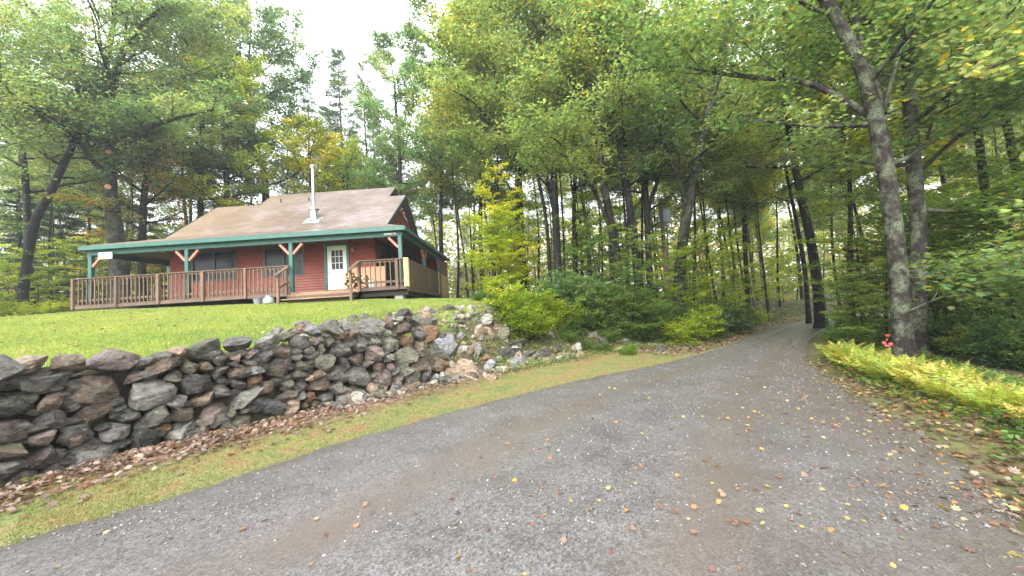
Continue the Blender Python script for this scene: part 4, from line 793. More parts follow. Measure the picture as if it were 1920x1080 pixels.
# bank left of the road
T_(hero('maple_tree', 'stout grey flecked trunk leaning right beside the utility pole', 15.5, [(1268, 595), (1275, 500), (1288, 400), (1305, 310), (1330, 200), (1355, 110), (1370, 0)], [26, 22, 21, 17, 14, 12, 9], BK_GREY, LM, 20000, .13, 3.6, 5, 14, top=15, seed=35,
  limbs=[([(1290, 390), (1265, 320), (1240, 255), (1220, 200)], [9, 8, 6, 4], (15.5, 14)), ([(1315, 250), (1375, 225), (1420, 212), (1450, 205)], [6, 5, 4, 2], (15.5, 15.5))]))
T_(hero('maple_tree', 'brown trunk in the dark clump, bending up left with bright moss', 15.6, [(1162, 560), (1155, 480), (1140, 390), (1125, 300), (1118, 220)], [22, 20, 17, 14, 12], BK_MID, LM, 16000, .13, 3.4, 5, 12, top=14, seed=36, limbs=[([(1150, 440), (1110, 350), (1070, 290), (1040, 260)], [8, 7, 5, 3], (15.6, 14))]))
T_(hero('maple_tree', 'dark trunk just right of the brown mossy trunk in the clump', 16.2, [(1200, 560), (1192, 470), (1178, 370), (1168, 280), (1170, 200)], [20, 18, 15, 13, 10], BK_DARK, LM, 14000, .13, 3.2, 5, 12, top=14, seed=37))
T_(hero('maple_tree', 'dark forked trunk left of the utility pole', 16.5, [(1222, 600), (1216, 480), (1212, 380), (1205, 300), (1190, 220)], [15, 13, 12, 10, 8], BK_DARK, LMD, 12000, .13, 3, 4, 12, top=13, seed=38, limbs=[([(1212, 400), (1235, 330), (1245, 260), (1250, 190)], [8, 7, 5, 3], (16.5, 16.5))]))
T_(hero('oak_tree', 'straight thick black trunk rising from the blue green bushes', 17, [(1046, 530), (1043, 440), (1040, 360), (1036, 270), (1030, 190)], [18, 17, 15, 13, 10], BK_DARK, LM, 16000, .14, 3.6, 7, 13, top=16, seed=39, limbs=[([(1040, 400), (1025, 330), (1018, 260)], [8, 7, 5], (17, 17))]))
T_(hero('maple_tree', 'slim dark forked trunk close to the left of the thick black trunk', 17.5, [(1030, 530), (1026, 430), (1008, 330), (985, 240)], [8, 8, 7, 5], BK_DARK, LM, 11000, .14, 3, 6, 11, top=14, seed=40))
T_(hero('maple_tree', 'dark trunk with upward forks rising above the yellow understorey', 18.5, [(979, 530), (974, 450), (970, 380), (968, 310), (955, 240), (935, 180)], [12, 11, 10, 9, 7, 5], BK_DARK, LM, 16000, .15, 4, 6, 13, top=15, seed=41,
  limbs=[([(970, 375), (945, 335), (915, 305), (905, 290)], [5, 4, 3, 2], (18.5, 18)), ([(972, 350), (985, 320), (995, 290)], [5, 4, 3], (18.5, 18.5)), ([(960, 300), (930, 240), (890, 195), (850, 170)], [6, 5, 4, 3], (18.5, 17))]))
# left of the cabin
def cuts(pl_, g, o): pass
mt_ = T_(hero('maple_tree', 'big tree behind the left porch end with two orange pruned stubs on its trunk', 20.5, [(230, 590), (222, 500), (215, 420), (207, 340), (208, 260), (205, 190), (198, 130), (212, 50), (218, -30)], [36, 31, 27, 21, 19, 17, 12, 9, 6], BK_GREY, LM, 60000, .14, 6.2, 8, 24, top=18, seed=42, base=(.15, .22, .11),
  limbs=[([(212, 288), (245, 262), (280, 238), (330, 222), (400, 205)], [14, 12, 10, 7, 4], (20.5, 18)), ([(210, 265), (245, 262), (270, 252)], [9, 9, 8], (20.5, 20)), ([(206, 190), (225, 110), (262, 50), (310, 10)], [14, 11, 7, 4], (20.5, 19)), ([(204, 330), (172, 300), (150, 268), (110, 240), (60, 215)], [9, 9, 8, 5, 3], (20.5, 19))]))
for px, py in ((204, 286), (202, 350)):
    dv_ = Vector(unit(pix_ray(px, py))); p_ = Vector(at(px, py, 19.98)-np.array(mt_.location)); MB().tube([p_+dv_*.6, p_+dv_*.05, p_, p_-dv_*.012], [.15, .13, .13, .004], 12).build('pruned_stub', M_CUT, mt_)
T_(hero('maple_tree', 'dark trunk leaning right at the far left of the picture', 19.5, [(35, 520), (62, 430), (90, 370), (118, 310), (140, 262)], [17, 15, 14, 13, 11], BK_DARK, LM, 24000, .14, 4.2, 6.5, 14, top=13, seed=43, base=(.15, .22, .11), limbs=[([(138, 268), (125, 250), (90, 225), (40, 205)], [9, 8, 5, 3], (19.5, 18)), ([(140, 262), (150, 210), (140, 150), (110, 100)], [10, 8, 6, 4], (19.5, 19))]))
T_(hero('maple_tree', 'tall round crowned tree behind the cabin with its crown edge against the white sky', 30, [(500, 400), (496, 330), (480, 290), (470, 200)], [16, 14, 12, 9], BK_DARK, LM, 52000, .2, 6.6, 7, 24, top=23.5, seed=44, base=(.128, .21, .12)))
T_(hero('maple_tree', 'yellow green tree in front of the tall round crowned tree', 26, [(430, 420), (425, 330), (420, 260)], [14, 12, 9], BK_DARK, LMYG, 34000, .16, 4.8, 5, 18, top=17, seed=45))
T_(hero('maple_tree', 'golden yellow maple behind the stove pipe', 26.2, [(590, 410), (585, 350), (580, 300)], [8, 7, 5], BK_DARK, LMY, 17000, .17, 3.3, 3.5, 14, top=12.3, seed=46, base=(.13, .165, .045), yel=.02))
T_(hero('ash_tree', 'bright green small tree between the golden maple and the pines', 32, [(650, 410), (652, 350), (648, 300)], [7, 6, 4], BK_DARK, LM, 12000, .18, 3.2, 4, 12, top=11, seed=47, base=(.16, .26, .05), yel=.15))
T_(hero('maple_tree', 'tree with orange red autumn sprays left of the cabin roof', 22, [(265, 480), (268, 400), (275, 330)], [15, 13, 9], BK_DARK, LM, 16000, .14, 3.4, 3.5, 12, top=9, seed=48, ora=.16, base=(.14, .17, .05)))
for i, (px, y, top, w_, lb) in enumerate([(752, 30, 21, 10, 'broad crowned tree whose leafy edge borders the open sky at its right'), (830, 25, 19, 9, 'leafy tree behind the cabin gable with a pale green crown'), (905, 27, 20, 10, 'tall tree rising above the yellow understorey, its crown dotted with orange sprays'), (1080, 21, 18, 10, 'silvery green crowned tree over the middle of the picture'), (1400, 22, 17, 10, 'tree left of the road with sky showing through its upper crown')]):
    T_(hero('maple_tree', lb, y, [(px, 560), (px-4, 430), (px-2, 300), (px-10, 200)], [w_, w_-1, w_-2, w_-4], BK_DARK, LM, 26000, .17, 4.6 if i else 3.6, 6, 16, top=top, seed=60+i, base=(.128, .21, .12) if i != 3 else (.15, .225, .16), ora=.004 if i != 2 else .02))

T_(hero('maple_tree', 'airy tall maple filling the top left corner above the far left trunk', 22, [(60, 480), (50, 380), (40, 250)], [14, 12, 9], BK_DARK, LM, 34000, .16, 6, 7, 18, top=18, seed=81, base=(.15, .22, .11)))
T_(hero('maple_tree', 'tall maple between the big pruned tree and the round crowned tree', 25, [(372, 470), (376, 380), (380, 250)], [12, 11, 9], BK_DARK, LM, 36000, .17, 5.2, 7, 20, top=21, seed=82, base=(.15, .22, .11)))
T_(hero('maple_tree', 'maple whose leafy boughs enter the picture at the left edge', 16, [(-90, 560), (-95, 400), (-90, 250)], [16, 14, 11], BK_DARK, LM, 26000, .13, 4.6, 5, 16, top=14, seed=83, base=(.15, .22, .11)))
# ------------------------------------------------------------------ repeated trees, grown once and copied
PR = {}
def add_proto(k, pm, cm): PR[k] = (pm, cm)
for i, (H, Rm, h0, nl, n, rad) in enumerate([(17, 3.2, 7, 14, 15000, .15), (15, 2.4, 7.5, 11, 9000, .10), (19, 3.6, 8, 15, 17000, .19), (14, 2.0, 7, 9, 7000, .075)]):
    g = np.random.default_rng(100+i); P = trunk_path(g, H, lean=(g.normal(0, .5), g.normal(0, .5)), sway=.5, n=14); pl_ = grow(g, P, rad*.8*np.linspace(1.15, .12, 14), h0, Rm, nl, elev=(10, 60), sub=5)
    add_proto('forest%d' % i, pl_.trunk_mesh('trunk'), crown_mesh('crown', pl_, int(n*.85), .19, T_MID, spread=.42, zs=.7, base=[(.16, .22, .085), (.185, .23, .075), (.13, .205, .09), (.165, .215, .11)][i], yel=.05, clump=.8))
for i in range(3):
    g = np.random.default_rng(120+i); pl_, cm = pine(g, 21+2*i, 2.7, 8500, .35, .19); add_proto('pine%d' % i, pl_.trunk_mesh('trunk'), cm)
for i, (H, Rm) in enumerate([(4.5, 1.9), (3.2, 1.5), (6.0, 2.2)]):          # understorey trees with flat layered sprays
    g = np.random.default_rng(130+i); P = trunk_path(g, H, lean=(.5, .2), sway=.3); pl_ = grow(g, P, .035*np.linspace(1.2, .15, 12), H*.15, Rm, 14, 'flat', 5, 3, .1, (5, 35)); add_proto('sapling%d' % i, pl_.trunk_mesh('trunk'), crown_mesh('crown', pl_, 5200, .11, T_MID, spread=.09, zs=.25, tilt=.25, yel=.02, base=(.145, .225, .06)))
for i, (H, Rm, sz, n) in enumerate([(1.3, 1.1, .085, 5200), (.9, .9, .07, 3800), (1.8, 1.2, .10, 5600)]):   # shrubs
    g = np.random.default_rng(140+i); pl_ = Plant(g)
    for k in range(16):
        az = k*2.4; el = R(g.uniform(25, 80)); pl_.limb((g.normal(0, .12), g.normal(0, .12), -.05), (cos(az)*cos(el), sin(az)*cos(el), sin(el)), Rm*g.uniform(.8, 1.15)*(H/Rm if el > 1 else 1), .014, .2, 5, 3)
    add_proto('shrub%d' % i, pl_.trunk_mesh('trunk'), crown_mesh('crown', pl_, n, sz, T_MID, spread=.08, yel=.02, base=(.13, .2, .05)))
g = np.random.default_rng(150); P = trunk_path(g, 9); pl_ = Plant(g); pl_.tube(P, .12*np.linspace(1, .1, 12), 8)
for i in range(40):
    t_ = i/40; h = .6+8*t_; az = i*2.4; pl_.limb((np.interp(h, P[:, 2], P[:, 0]), np.interp(h, P[:, 2], P[:, 1]), h), (cos(az), sin(az), .02), 2.4*(1-t_*.85)*g.uniform(.8, 1.1), .02, -.1, 6, 3, .05)
X = pl_.leafpos(20000, .07, .3); V, Fc, cc = leaves(X, .16, leafcols(g, X, (.045, .085, .03), .3, .01), T_NEED*np.array([2.2, 1, 1]), g, .4); add_proto('hemlock', pl_.trunk_mesh('trunk'), mesh_np('needles', V, Fc, cc))
# (region label, items) - copies are labelled by region, kind and order across the picture
SPOTS = []
def spot(kind, x, y, sc, region, cat='tree', nm=None, bark=None, lm=None, sq=1.0): SPOTS.append([kind, x, y, sc, region, cat, nm, bark, lm, sq])
g = np.random.default_rng(77)
def region_of(x, y):
    px, _ = proj((x, y, 3)); 
    if px < 330: return 'left of the cabin'
    if px < 800: return 'behind the cabin'
    if px < 1130: return 'right of the cabin'
    if px < 1500: return 'in the wood left of the road'
    return 'in the wood right of the road'
taken = []
def free(x, y, r): 
    if any((x-a)**2+(y-b_)**2 < r*r for a, b_ in taken): return False
    taken.append((x, y)); return True
def in_open(x, y, mr=4.6):
    d = poly_sd(np.array([x]), np.array([y]), RL, RLS)[0][0]; d2 = poly_sd(np.array([x]), np.array([y]), RR, RRS)[0][0]
    if d < mr and d2 > -mr: return True
    if -19 < x < -1.2 and y < 26.5: return True
    if y < 17 and x < 2.5: return True
    return False
tries = 0
while len(taken) < 84 and tries < 9000:
    tries += 1; px = g.uniform(-60, 1990); y = g.choice([g.uniform(17, 30), g.uniform(27, 45), g.uniform(40, 72)]); q = at(px, 600, y); x = q[0]
    if in_open(x, y): continue
    if 480 < px < 745 and y < 42: continue
    if not free(x, y, 1.5 if px > 1100 else 2.0): continue
    k = 'forest%d' % g.choice([0, 1, 2, 3], p=[.3, .25, .2, .25])
    near_yel = px > 850 and y > 30 and g.random() < .45
    spot(k, x, y, g.uniform(.8, 1.15), region_of(x, y), 'tree', 'slender_tree', [BK_DARK, BK_MID, BK_GREY][g.choice(3, p=[.6, .25, .15])], LMYG if near_yel else (LM if g.random() < .8 else LMD))
for i, (px, y) in enumerate([(1082, 19), (1112, 16.5), (1130, 18.5), (1150, 15.5), (1180, 17), (1208, 18), (1236, 16.5), (1300, 19), (1326, 21), (1352, 18.5), (1378, 22), (1408, 24), (1440, 21), (1465, 26), (1010, 20), (945, 21), (890, 22), (860, 24), (842, 26)]):
    q = at(px, 600, y); spot('forest%d' % (1 if i % 2 else 3), q[0], y, g.uniform(.8, 1), region_of(q[0], y), 'tree', 'slender_tree', BK_DARK, LM)
for i, (px, y) in enumerate([(1392, 34), (1408, 38), (1425, 33), (1441, 40), (1418, 46), (1400, 52), (1436, 50)]):
    q = at(px, 600, y); spot('forest%d' % (i % 4), q[0], y, .85, region_of(q[0], y), 'tree', 'slender_tree', BK_DARK, LMYG if i % 2 else LM)
for i, (px, y, H) in enumerate([(652, 35, 1.2), (590, 36, 1.02), (700, 38, 1.04), (622, 44, 1.15), (730, 40, 1.0), (560, 46, 1.1), (676, 46, 1.05), (545, 40, .9), (715, 50, 1.2), (765, 38, .95), (638, 52, 1.2), (605, 56, 1.2)]):
    q = at(px, 600, y); spot('pine%d' % (i % 3), q[0], y, H, 'against the white sky', 'pine', 'pine_tree', BK_MID, NEED)
# trees to the right of the road, near and dense
for i, (px, y) in enumerate([(1600, 13), (1780, 11), (1860, 9.5), (1925, 12), (1640, 17), (1720, 15), (1830, 15), (1900, 18), (1580, 22), (1760, 21), (1985, 9)]):
    q = at(px, 620, y); spot('forest%d' % (i % 4), q[0], y, .72, 'in the wood right of the road', 'tree', 'slender_tree', BK_DARK, [LM, LMYG, LM, LM][i % 4])
for i, (px, y, s_) in enumerate([(1620, 13.5, .4), (30, 24, 1), (95, 25, 1.1), (170, 28, 1.3), (265, 27, 1.0), (1100, 27, .8)]):
    q = at(px, 620, y); spot('hemlock', q[0], y, s_, region_of(q[0], y), 'hemlock', 'hemlock_tree', BK_DARK, LMD)
# saplings: (px, y distance, scale, leaf)
for px, y, s_, lm in [(922, 17.2, .8, LMY), (950, 16.6, .8, LMY), (985, 17.6, .75, LMY), (935, 19, .95, LMY), (965, 18, .9, LMY), (958, 22, 1.0, LMY), (925, 25, 1.1, LMYG), (905, 29, .9, LMYG), (990, 19, .9, LMYG), (1010, 24, 1.1, LMY), (1080, 20, 1.0, LMYG), (1105, 16.5, .8, LM), (1140, 15, .7, LM),
  (1185, 13.3, .55, LM), (1215, 12.8, .55, LM), (1240, 14, .65, LM), (1290, 14.6, .7, LMYG), (1320, 15.5, .7, LMYG), (1345, 17, .7, LMYG), (1300, 19, 1.0, LMYG), (1380, 20, .9, LMYG), (1420, 23, .9, LMYG), (1445, 25, .9, LMYG), (1475, 28, 1, LMYG), (1500, 30, 1.1, LMYG), (1390, 28, 1.1, LMYG), (1340, 26, 1.1, LMYG),
  (1200, 20, 1.2, LM), (1150, 22, 1.2, LMYG), (1250, 24, 1.2, LMYG), (1060, 28, 1.2, LMY), (20, 21, .9, LMYG), (70, 21.5, .8, LMY), (120, 22.5, .9, LMYG), (160, 23, .8, LMY), (260, 25, .9, LMY), (290, 27.5, .9, LMY), (-10, 19, .9, LM), (45, 26, 1.1, LM), (200, 27, 1.2, LM), (330, 29, 1.2, LM), (380, 29, 1.3, LMYG), (420, 30, 1.2, LMO), (465, 30, 1.3, LMYG), (340, 28, 1.3, LMYG), (300, 29, 1.4, LMO),
  (1630, 9.4, .45, LM), (1610, 9.8, .5, LM), (1600, 11, .5, LM), (1770, 9, .6, LM), (1810, 8.6, .6, LM), (1850, 8.2, .6, LM), (1905, 7.8, .65, LM), (1960, 7.2, .6, LM), (1660, 10.5, .7, LM), (1700, 10.5, .8, LM), (1770, 10, 1.0, LM), (1830, 9.3, 1.0, LM), (1890, 8.6, 1.0, LM), (1620, 12, .9, LM), (1870, 11, 1.2, LMYG), (1930, 9.5, 1.2, LM), (1800, 12, 1.3, LM), (1730, 13, 1.3, LMYG), (1660, 14, 1.2, LMYG), (2010, 7.5, 1, LM)]:
    q = at(px, 620, y); spot('sapling%d' % int(g.integers(3)), q[0], y, s_, region_of(q[0], y), 'sapling', 'sapling', BK_DARK, lm)
for px, py, s_, lm, k in [(985, 640, .85, LMYG, 0), (960, 605, .75, LMYG, 2), (1010, 600, .85, LMYG, 0), (1005, 635, .6, LM, 1), (940, 590, .6, LMYG, 1), (1040, 590, .9, LMB, 2), (1075, 585, .9, LMB, 0), (1110, 590, .9, LMB, 0), (1135, 600, .9, LMB, 2), (1060, 560, .9, LMB, 0), (1100, 560, 1, LMB, 0), (1020, 560, .9, LMB, 2),
  (1150, 640, .6, LM, 1), (1165, 615, .9, LM, 0), (1200, 640, .7, LM, 1), (1215, 625, .8, LM, 0), (1250, 640, .7, LM, 1), (1285, 645, .7, LMYG, 0), (1310, 640, .7, LMYG, 2), (1340, 632, .8, LMD, 0), (1365, 625, .8, LMD, 2), (1390, 618, .9, LMD, 0), (1415, 608, .7, LMYG, 0), (1065, 640, .5, LM, 1), (1095, 655, .4, LM, 1), (1130, 660, .35, LM, 1), (1180, 665, .35, LMYG, 1),
  (1080, 628, .7, LM, 0), (1118, 622, .8, LM, 2), (1150, 605, .9, LM, 0), (1192, 612, .9, LM, 2), (1232, 615, .9, LM, 0), (1100, 602, .9, LMB, 2), (1265, 628, .8, LM, 2), (1055, 618, .8, LMYG, 0), (1320, 620, .9, LM, 0), (1355, 612, .9, LMYG, 2),
  (900, 565, .5, LM, 1), (925, 550, .7, LMD, 0), (880, 556, .35, LMD, 1), (905, 548, .5, LMYG, 0), (1585, 655, .5, LM, 0), (1600, 650, .5, LMD, 0), (1625, 640, .5, LMD, 1), (1605, 640, .7, LMD, 0), (1765, 655, .6, LMD, 0), (1800, 665, .6, LMD, 2), (1850, 675, .6, LM, 0), (1900, 690, .6, LMD, 2), (1950, 700, .6, LM, 0), (1820, 640, .9, LM, 0), (1890, 650, .9, LMD, 2),
  (20, 592, .7, LMYG, 0), (60, 590, .6, LMY, 1), (100, 588, .6, LMYG, 0), (-20, 595, .8, LM, 2)]:
    p = hit(px, py) if px > 300 else at(px, py, 18.5); spot('shrub%d' % k, p[0], p[1], s_, region_of(p[0], p[1]), 'shrub', 'shrub', BK_DARK, lm)
LMN = {LM.name: 'green', LMY.name: 'yellow', LMYG.name: 'yellow green', LMO.name: 'orange', LMD.name: 'dark green', LMB.name: 'blue green', NEED.name: 'grey green'}
SH = {'forest0': 'medium slender', 'forest1': 'thin', 'forest2': 'stout', 'forest3': 'very thin'}
groups_ = {}
for S_ in SPOTS: groups_.setdefault((S_[6], S_[0] if 'forest' in S_[0] else '', LMN[S_[8].name], S_[4]), []).append(S_)
for key, sel in groups_.items():
    nm, kk_, cn, reg = key; sel.sort(key=lambda a: proj((a[1], a[2], 2))[0])
    for i, (kind, x, y, sc, region, cat, nm, bark, lm, sq) in enumerate(sel):
        pm, cm = PR[kind]; e = put(nm, pm, cm, (x, y, Hs(x, y)-.05), g.uniform(0, 6.28), (sc*g.uniform(.92, 1.08), sc*g.uniform(.92, 1.08), sc), bark, lm)
        what = {'slender_tree': '%s %s tree' % (SH.get(kind), cn), 'pine_tree': '%s pine' % cn, 'hemlock_tree': 'dark drooping hemlock', 'sapling': '%s understorey sapling' % cn, 'shrub': '%s leafy shrub' % cn}[nm]
        pos = '' if len(sel) == 1 else ', %s from the left' % ordinal(i)
        tag(e, '%s %s%s' % (what, region, pos), cat, '%ss %s' % (cat if cat != 'tree' else 'slender tree', region))

# distant wood: one mass past the last trees one can tell apart
g = np.random.default_rng(9); n = 170000; px = g.uniform(-150, 2100, n); y = np.where(g.random(n) < .4, g.uniform(50, 72, n), g.uniform(72, 110, n)); az = (px-960)/F_PX; x = az*y; hgt = np.where(y < 72, g.random(n)**1.3*12.5, g.random(n)**.9*(14+3*np.sin(x*.11)+2*np.sin(x*.31+2))); sel = (px < 470) | (px > 800) | (hgt < 7); x, y, hgt = x[sel], y[sel], hgt[sel]
X = np.c_[x, y, terrain(x, y)+hgt]; cc = leafcols(g, X, (.19, .22, .06), .3, .2, .25); V, Fc, cc = leaves(X, .62, cc, T_MID, g, .6)
tag(link('distant_woods', mesh_np('distant_woods', V, Fc, cc), LM), 'far green and yellow wood filling the gaps between the trunks', 'woods', kind='stuff')
# undergrowth on the forest floor
n = 70000; px = g.uniform(-100, 2050, n); y = 14+46*g.random(n)**1.5; x = (px-960)/F_PX*y; X = np.c_[x, y]
d, s_ = poly_sd(x, y, WL, WS); dR, _ = poly_sd(x, y, RR, RRS); dL, _ = poly_sd(x, y, RL, RLS)
ok = ~(((x > -22) & (x < -.6) & (y < 26)) | ((dL < .7) & (dR > -.8)) | ((x < -.5) & (y < 17))) & (wob(x, y, .7) > -.25)
x, y = x[ok], y[ok]; z = terrain(x, y)+g.uniform(.02, .55, len(x))*(.6+wob(x, y, 1)); X = np.c_[x, y, z]; V, Fc, cc = leaves(X, .16, leafcols(g, X, (.10, .15, .04), .3, .2, .8, .02), T_MID, g, .35)
tag(link('undergrowth', mesh_np('undergrowth', V, Fc, cc), LM), 'low leafy ground plants across the forest floor', 'undergrowth', kind='stuff')
# low weeds on the right verge and the bank left of the road
n = 24000; u = g.random(n)**.8; k = g.uniform(1.4, 10.5, n); bx = np.interp(k, np.arange(15), RR[:, 0]); by = np.interp(k, np.arange(15), RR[:, 1]); o_ = g.uniform(.0, 1.0, n)**.7*2.0
x = bx+o_*.86; y = by-o_*.5; ok = wob(x, y, 4)+.8*o_ > .22; x, y = x[ok], y[ok]; z = terrain(x, y)+.02+g.random(len(x))*.12; Xa = np.c_[x, y, z]
n = 9000; k = g.uniform(7.3, 11, n); bx = np.interp(k, np.arange(16), WL[:, 0]); by = np.interp(k, np.arange(16), WL[:, 1]); o_ = g.uniform(-.7, 1.2, n); x = bx-o_*.7; y = by+o_*.7; ok = wob(x, y, 2.5) > -.15; x, y = x[ok], y[ok]; Xb = np.c_[x, y, terrain(x, y)+.02+g.random(len(x))*.12]
n = 11000; k = g.uniform(2.0, 7, n); bx = np.interp(k, np.arange(16), WL[:, 0]); by = np.interp(k, np.arange(16), WL[:, 1]); o_ = g.uniform(.05, 1.2, n); x = bx+o_*.75; y = by-o_*.66; ok = wob(x, y, 4) > .3; x, y = x[ok], y[ok]; Xc = np.c_[x, y, terrain(x, y)+.02+g.random(len(x))*.06]
X = np.vstack([Xa, Xb, Xc]); V, Fc, cc = leaves(X, .055, leafcols(g, X, (.12, .2, .05), .3, .12, 2, .02), T_MID, g, .4)
tag(link('weeds', mesh_np('weeds', V, Fc, cc), LM), 'low green weeds creeping along the edges of the road', 'weeds', kind='stuff')

# ------------------------------------------------------------------ ferns
def fern_mesh(g, nf, Lf, hue):
    Vs = []; Cs = []; Fs = []; n0 = 0
    for k in range(nf):
        az = k*2*pi/nf+g.uniform(-.3, .3); el = R(g.uniform(54, 80)); ln = Lf*g.uniform(.75, 1.15); m_ = 34; t = np.linspace(0, 1, m_)
        r_ = ln*(t*cos(el)+.28*t*t); z = ln*(t*sin(el)-.34*t*t*g.uniform(.8, 1.3)); d = np.array([cos(az), sin(az)]); sd = np.array([-sin(az), cos(az)]); C0 = np.c_[d[0]*r_, d[1]*r_, z]
        w_ = ln*.26*np.sin(np.clip(t*1.15, 0, 1)*pi)**.8*(1-t*.55)*(t > .08); cb = np.array(hue)*g.uniform(.8, 1.2)
        for s_ in (-1, 1):
            for j in range(2, m_-1):
                tip = C0[j]+np.r_[sd*s_*w_[j]*g.uniform(.8, 1.1)+d*w_[j]*g.uniform(.2, .5), w_[j]*g.uniform(-.35, .1)]; a = C0[j]; hw = ln/m_*.46; mid = (a+tip)/2
                tv = unit(C0[j+1]-C0[j])*hw
                Vs += [a, mid+tv, tip, mid-tv]; Cs += [cb*g.uniform(.75, 1.15)*(np.array((1, .62, .5)) if g.random() < .1+.3*(t[j] > .85) else 1)]*4; Fs.append((n0, n0+1, n0+2, n0+3)); n0 += 4
        for j in range(m_-1):
            h = np.r_[sd*.003, 0]; Vs += [C0[j]-h, C0[j]+h, C0[j+1]+h, C0[j+1]-h]; Cs += [np.array((.2, .13, .04))]*4; Fs.append((n0, n0+1, n0+2, n0+3)); n0 += 4
    return mesh_np('fern', np.array(Vs), np.array(Fs), np.array(Cs))
g = np.random.default_rng(21); M_FERN = leaf_mat('fern_frond', (1, 1, 1), .35, .5)
FP = [fern_mesh(g, 13, .58, (.36, .42, .07)), fern_mesh(g, 11, .55, (.46, .43, .10)), fern_mesh(g, 12, .62, (.26, .37, .06)), fern_mesh(g, 9, .5, (.38, .29, .09))]
fn = ['bright lime', 'pale yellow', 'fresh green', 'browning yellow']; fl_ = []
for k in np.arange(2.7, 8.3, .085):
    for o_ in (1.15, 1.5):
        if g.random() < .12: continue
        j = g.uniform(-.1, .1); oo = (o_+g.uniform(-.18, .25))*np.interp(k, [3.5, 8], [1, .4]); x = np.interp(k+j, np.arange(15), RR[:, 0])+oo*.87; y = np.interp(k+j, np.arange(15), RR[:, 1])-oo*.5; fl_.append((x, y, int(g.choice(4, p=[.38, .24, .28, .10]))))
for t_ in range(4):
    sel = sorted([a for a in fl_ if a[2] == t_], key=lambda a: proj((a[0], a[1], .3))[0])
    for i, (x, y, _) in enumerate(sel):
        o = link('fern', FP[t_], M_FERN); o.location = (x, y, Hs(x, y)-.02); o.rotation_euler = (g.normal(0, .08), g.normal(0, .08), g.uniform(0, 6.28)); s_ = g.uniform(.72, 1.1); o.scale = (s_, s_, s_*1.05)
        tag(o, '%s fern along the right road edge, %s of its colour from the left' % (fn[t_], ordinal(i)), 'fern', 'ferns along the right road edge')
# spray of red leaves beside the forked trunk
g = np.random.default_rng(4); pr_ = at(1662, 648, 7.15); X = np.array([at(px, py, 7.12+g.uniform(-.03, .03)) for px, py in [(1664, 628), (1662, 637), (1658, 642), (1664, 648), (1669, 645), (1661, 659), (1665, 661)]])-pr_
e = empty('red_seedling', pr_); V, Fc, cc = leaves(X, .08, np.tile((.62, .12, .10), (7, 1)), T_MAP, g, .8, axis_dir=np.tile((.1, -.6, -.8), (7, 1))+g.normal(0, .2, (7, 3))); link('leaves', mesh_np('leaves', V, Fc, cc), LMRAW, e)
MB().tube([(0.04, 0, Hs(pr_[0], pr_[1])-pr_[2]), (.03, 0, -.2), (.01, .0, .16)], .006, 5).build('stem', BK_MID, e); tag(e, 'thin stem of coral red leaves against the left side of the forked trunk', 'seedling')

# ------------------------------------------------------------------ grass, fallen leaves, gravel
def blades(name, X, h, wd, cols, g, label, cat):
    n = len(X); az = g.uniform(0, 2*pi, n); hh = h*g.uniform(.5, 1.3, n); ww = wd*g.uniform(.7, 1.3, n); dx = np.c_[np.cos(az), np.sin(az), np.zeros(n)]; ln = g.normal(0, .5, (n, 2))*hh[:, None]
    V = np.stack([X-dx*ww[:, None]/2, X+dx*ww[:, None]/2, X+np.c_[ln, hh]], 1).reshape(-1, 3); o = link(name, mesh_np(name, V, np.arange(3*n).reshape(n, 3), np.repeat(cols, 3, 0)), LMRAW); tag(o, label, cat, kind='stuff'); return o
g = np.random.default_rng(8); n = 330000; px = g.uniform(-30, 960, n); y = 3.8+11.6*g.random(n)**.8; x = (px-960)/F_PX*y*1.02
d, _ = poly_sd(x, y, WL, WS); j = wob(x, y, 2.2)*.5; keep = (lawn_mask(x, y, d, j) > g.random(n)) & ~((y > 14.9) & (x > -17.6) & (x < -4)); x, y = x[keep], y[keep]
tn_ = np.clip(.5+wob(x, y, .8)*.7+.5*wob(x, y, 2.4), 0, 1)[:, None]; cc = (np.array((.13, .24, .04))*(1-tn_)+np.array((.40, .40, .09))*tn_)*g.uniform(.7, 1.3, (len(x), 1)); st = g.random(len(x)) < .06; cc[st] = (.4, .33, .15)
blades('lawn_grass', np.c_[x, y, terrain(x, y)-.01], .06, .018, cc, g, 'short mown lawn grass between the stone wall and the porch', 'grass')
n = 120000; k = g.uniform(1.6, 10.8, n); lx = np.interp(k, np.arange(15), RL[:, 0]); ly = np.interp(k, np.arange(15), RL[:, 1]); o_ = g.uniform(-.12, 2.2, n); x = lx-o_*.68; y = ly+o_*.72; d, _ = poly_sd(x, y, WL, WS); dl, _ = poly_sd(x, y, RL, RLS)
pz = wob(x, y, 2.5); lim = 1.15+.9*sstep((x+3)/2)+.8*pz; lim = lim*(1-sstep((x-4.2)/.8)); keep = (d < .1) & (dl > -.1+.2*pz+.12*g.random(len(x))) & (dl < lim) & (pz > -.55); x, y = x[keep], y[keep]; q_ = np.clip(.5+.6*wob(x, y, 1.8), 0, 1)[:, None]
cc = (np.array((.12, .23, .05))*(1-q_)+np.array((.34, .21, .09))*q_)*g.uniform(.7, 1.3, (len(x), 1)); blades('verge_grass', np.c_[x, y, terrain(x, y)-.005], .026, .009, cc, g, 'thin mossy green and straw coloured grass beside the gravel', 'grass')
n = 16000; x = g.uniform(-4, 2.6, n); y = g.uniform(7.5, 13.5, n); d, _ = poly_sd(x, y, WL, WS); keep = (d > .5) & (d < 3.2) & (wob(x, y, 2) > -.2); x, y = x[keep], y[keep]; cc = np.array((.2, .23, .07))*g.uniform(.6, 1.4, (len(x), 1)); blades('rough_grass', np.c_[x, y, terrain(x, y)-.01], .16, .014, cc, g, 'rough grass between the rocks at the edge of the lawn', 'grass')
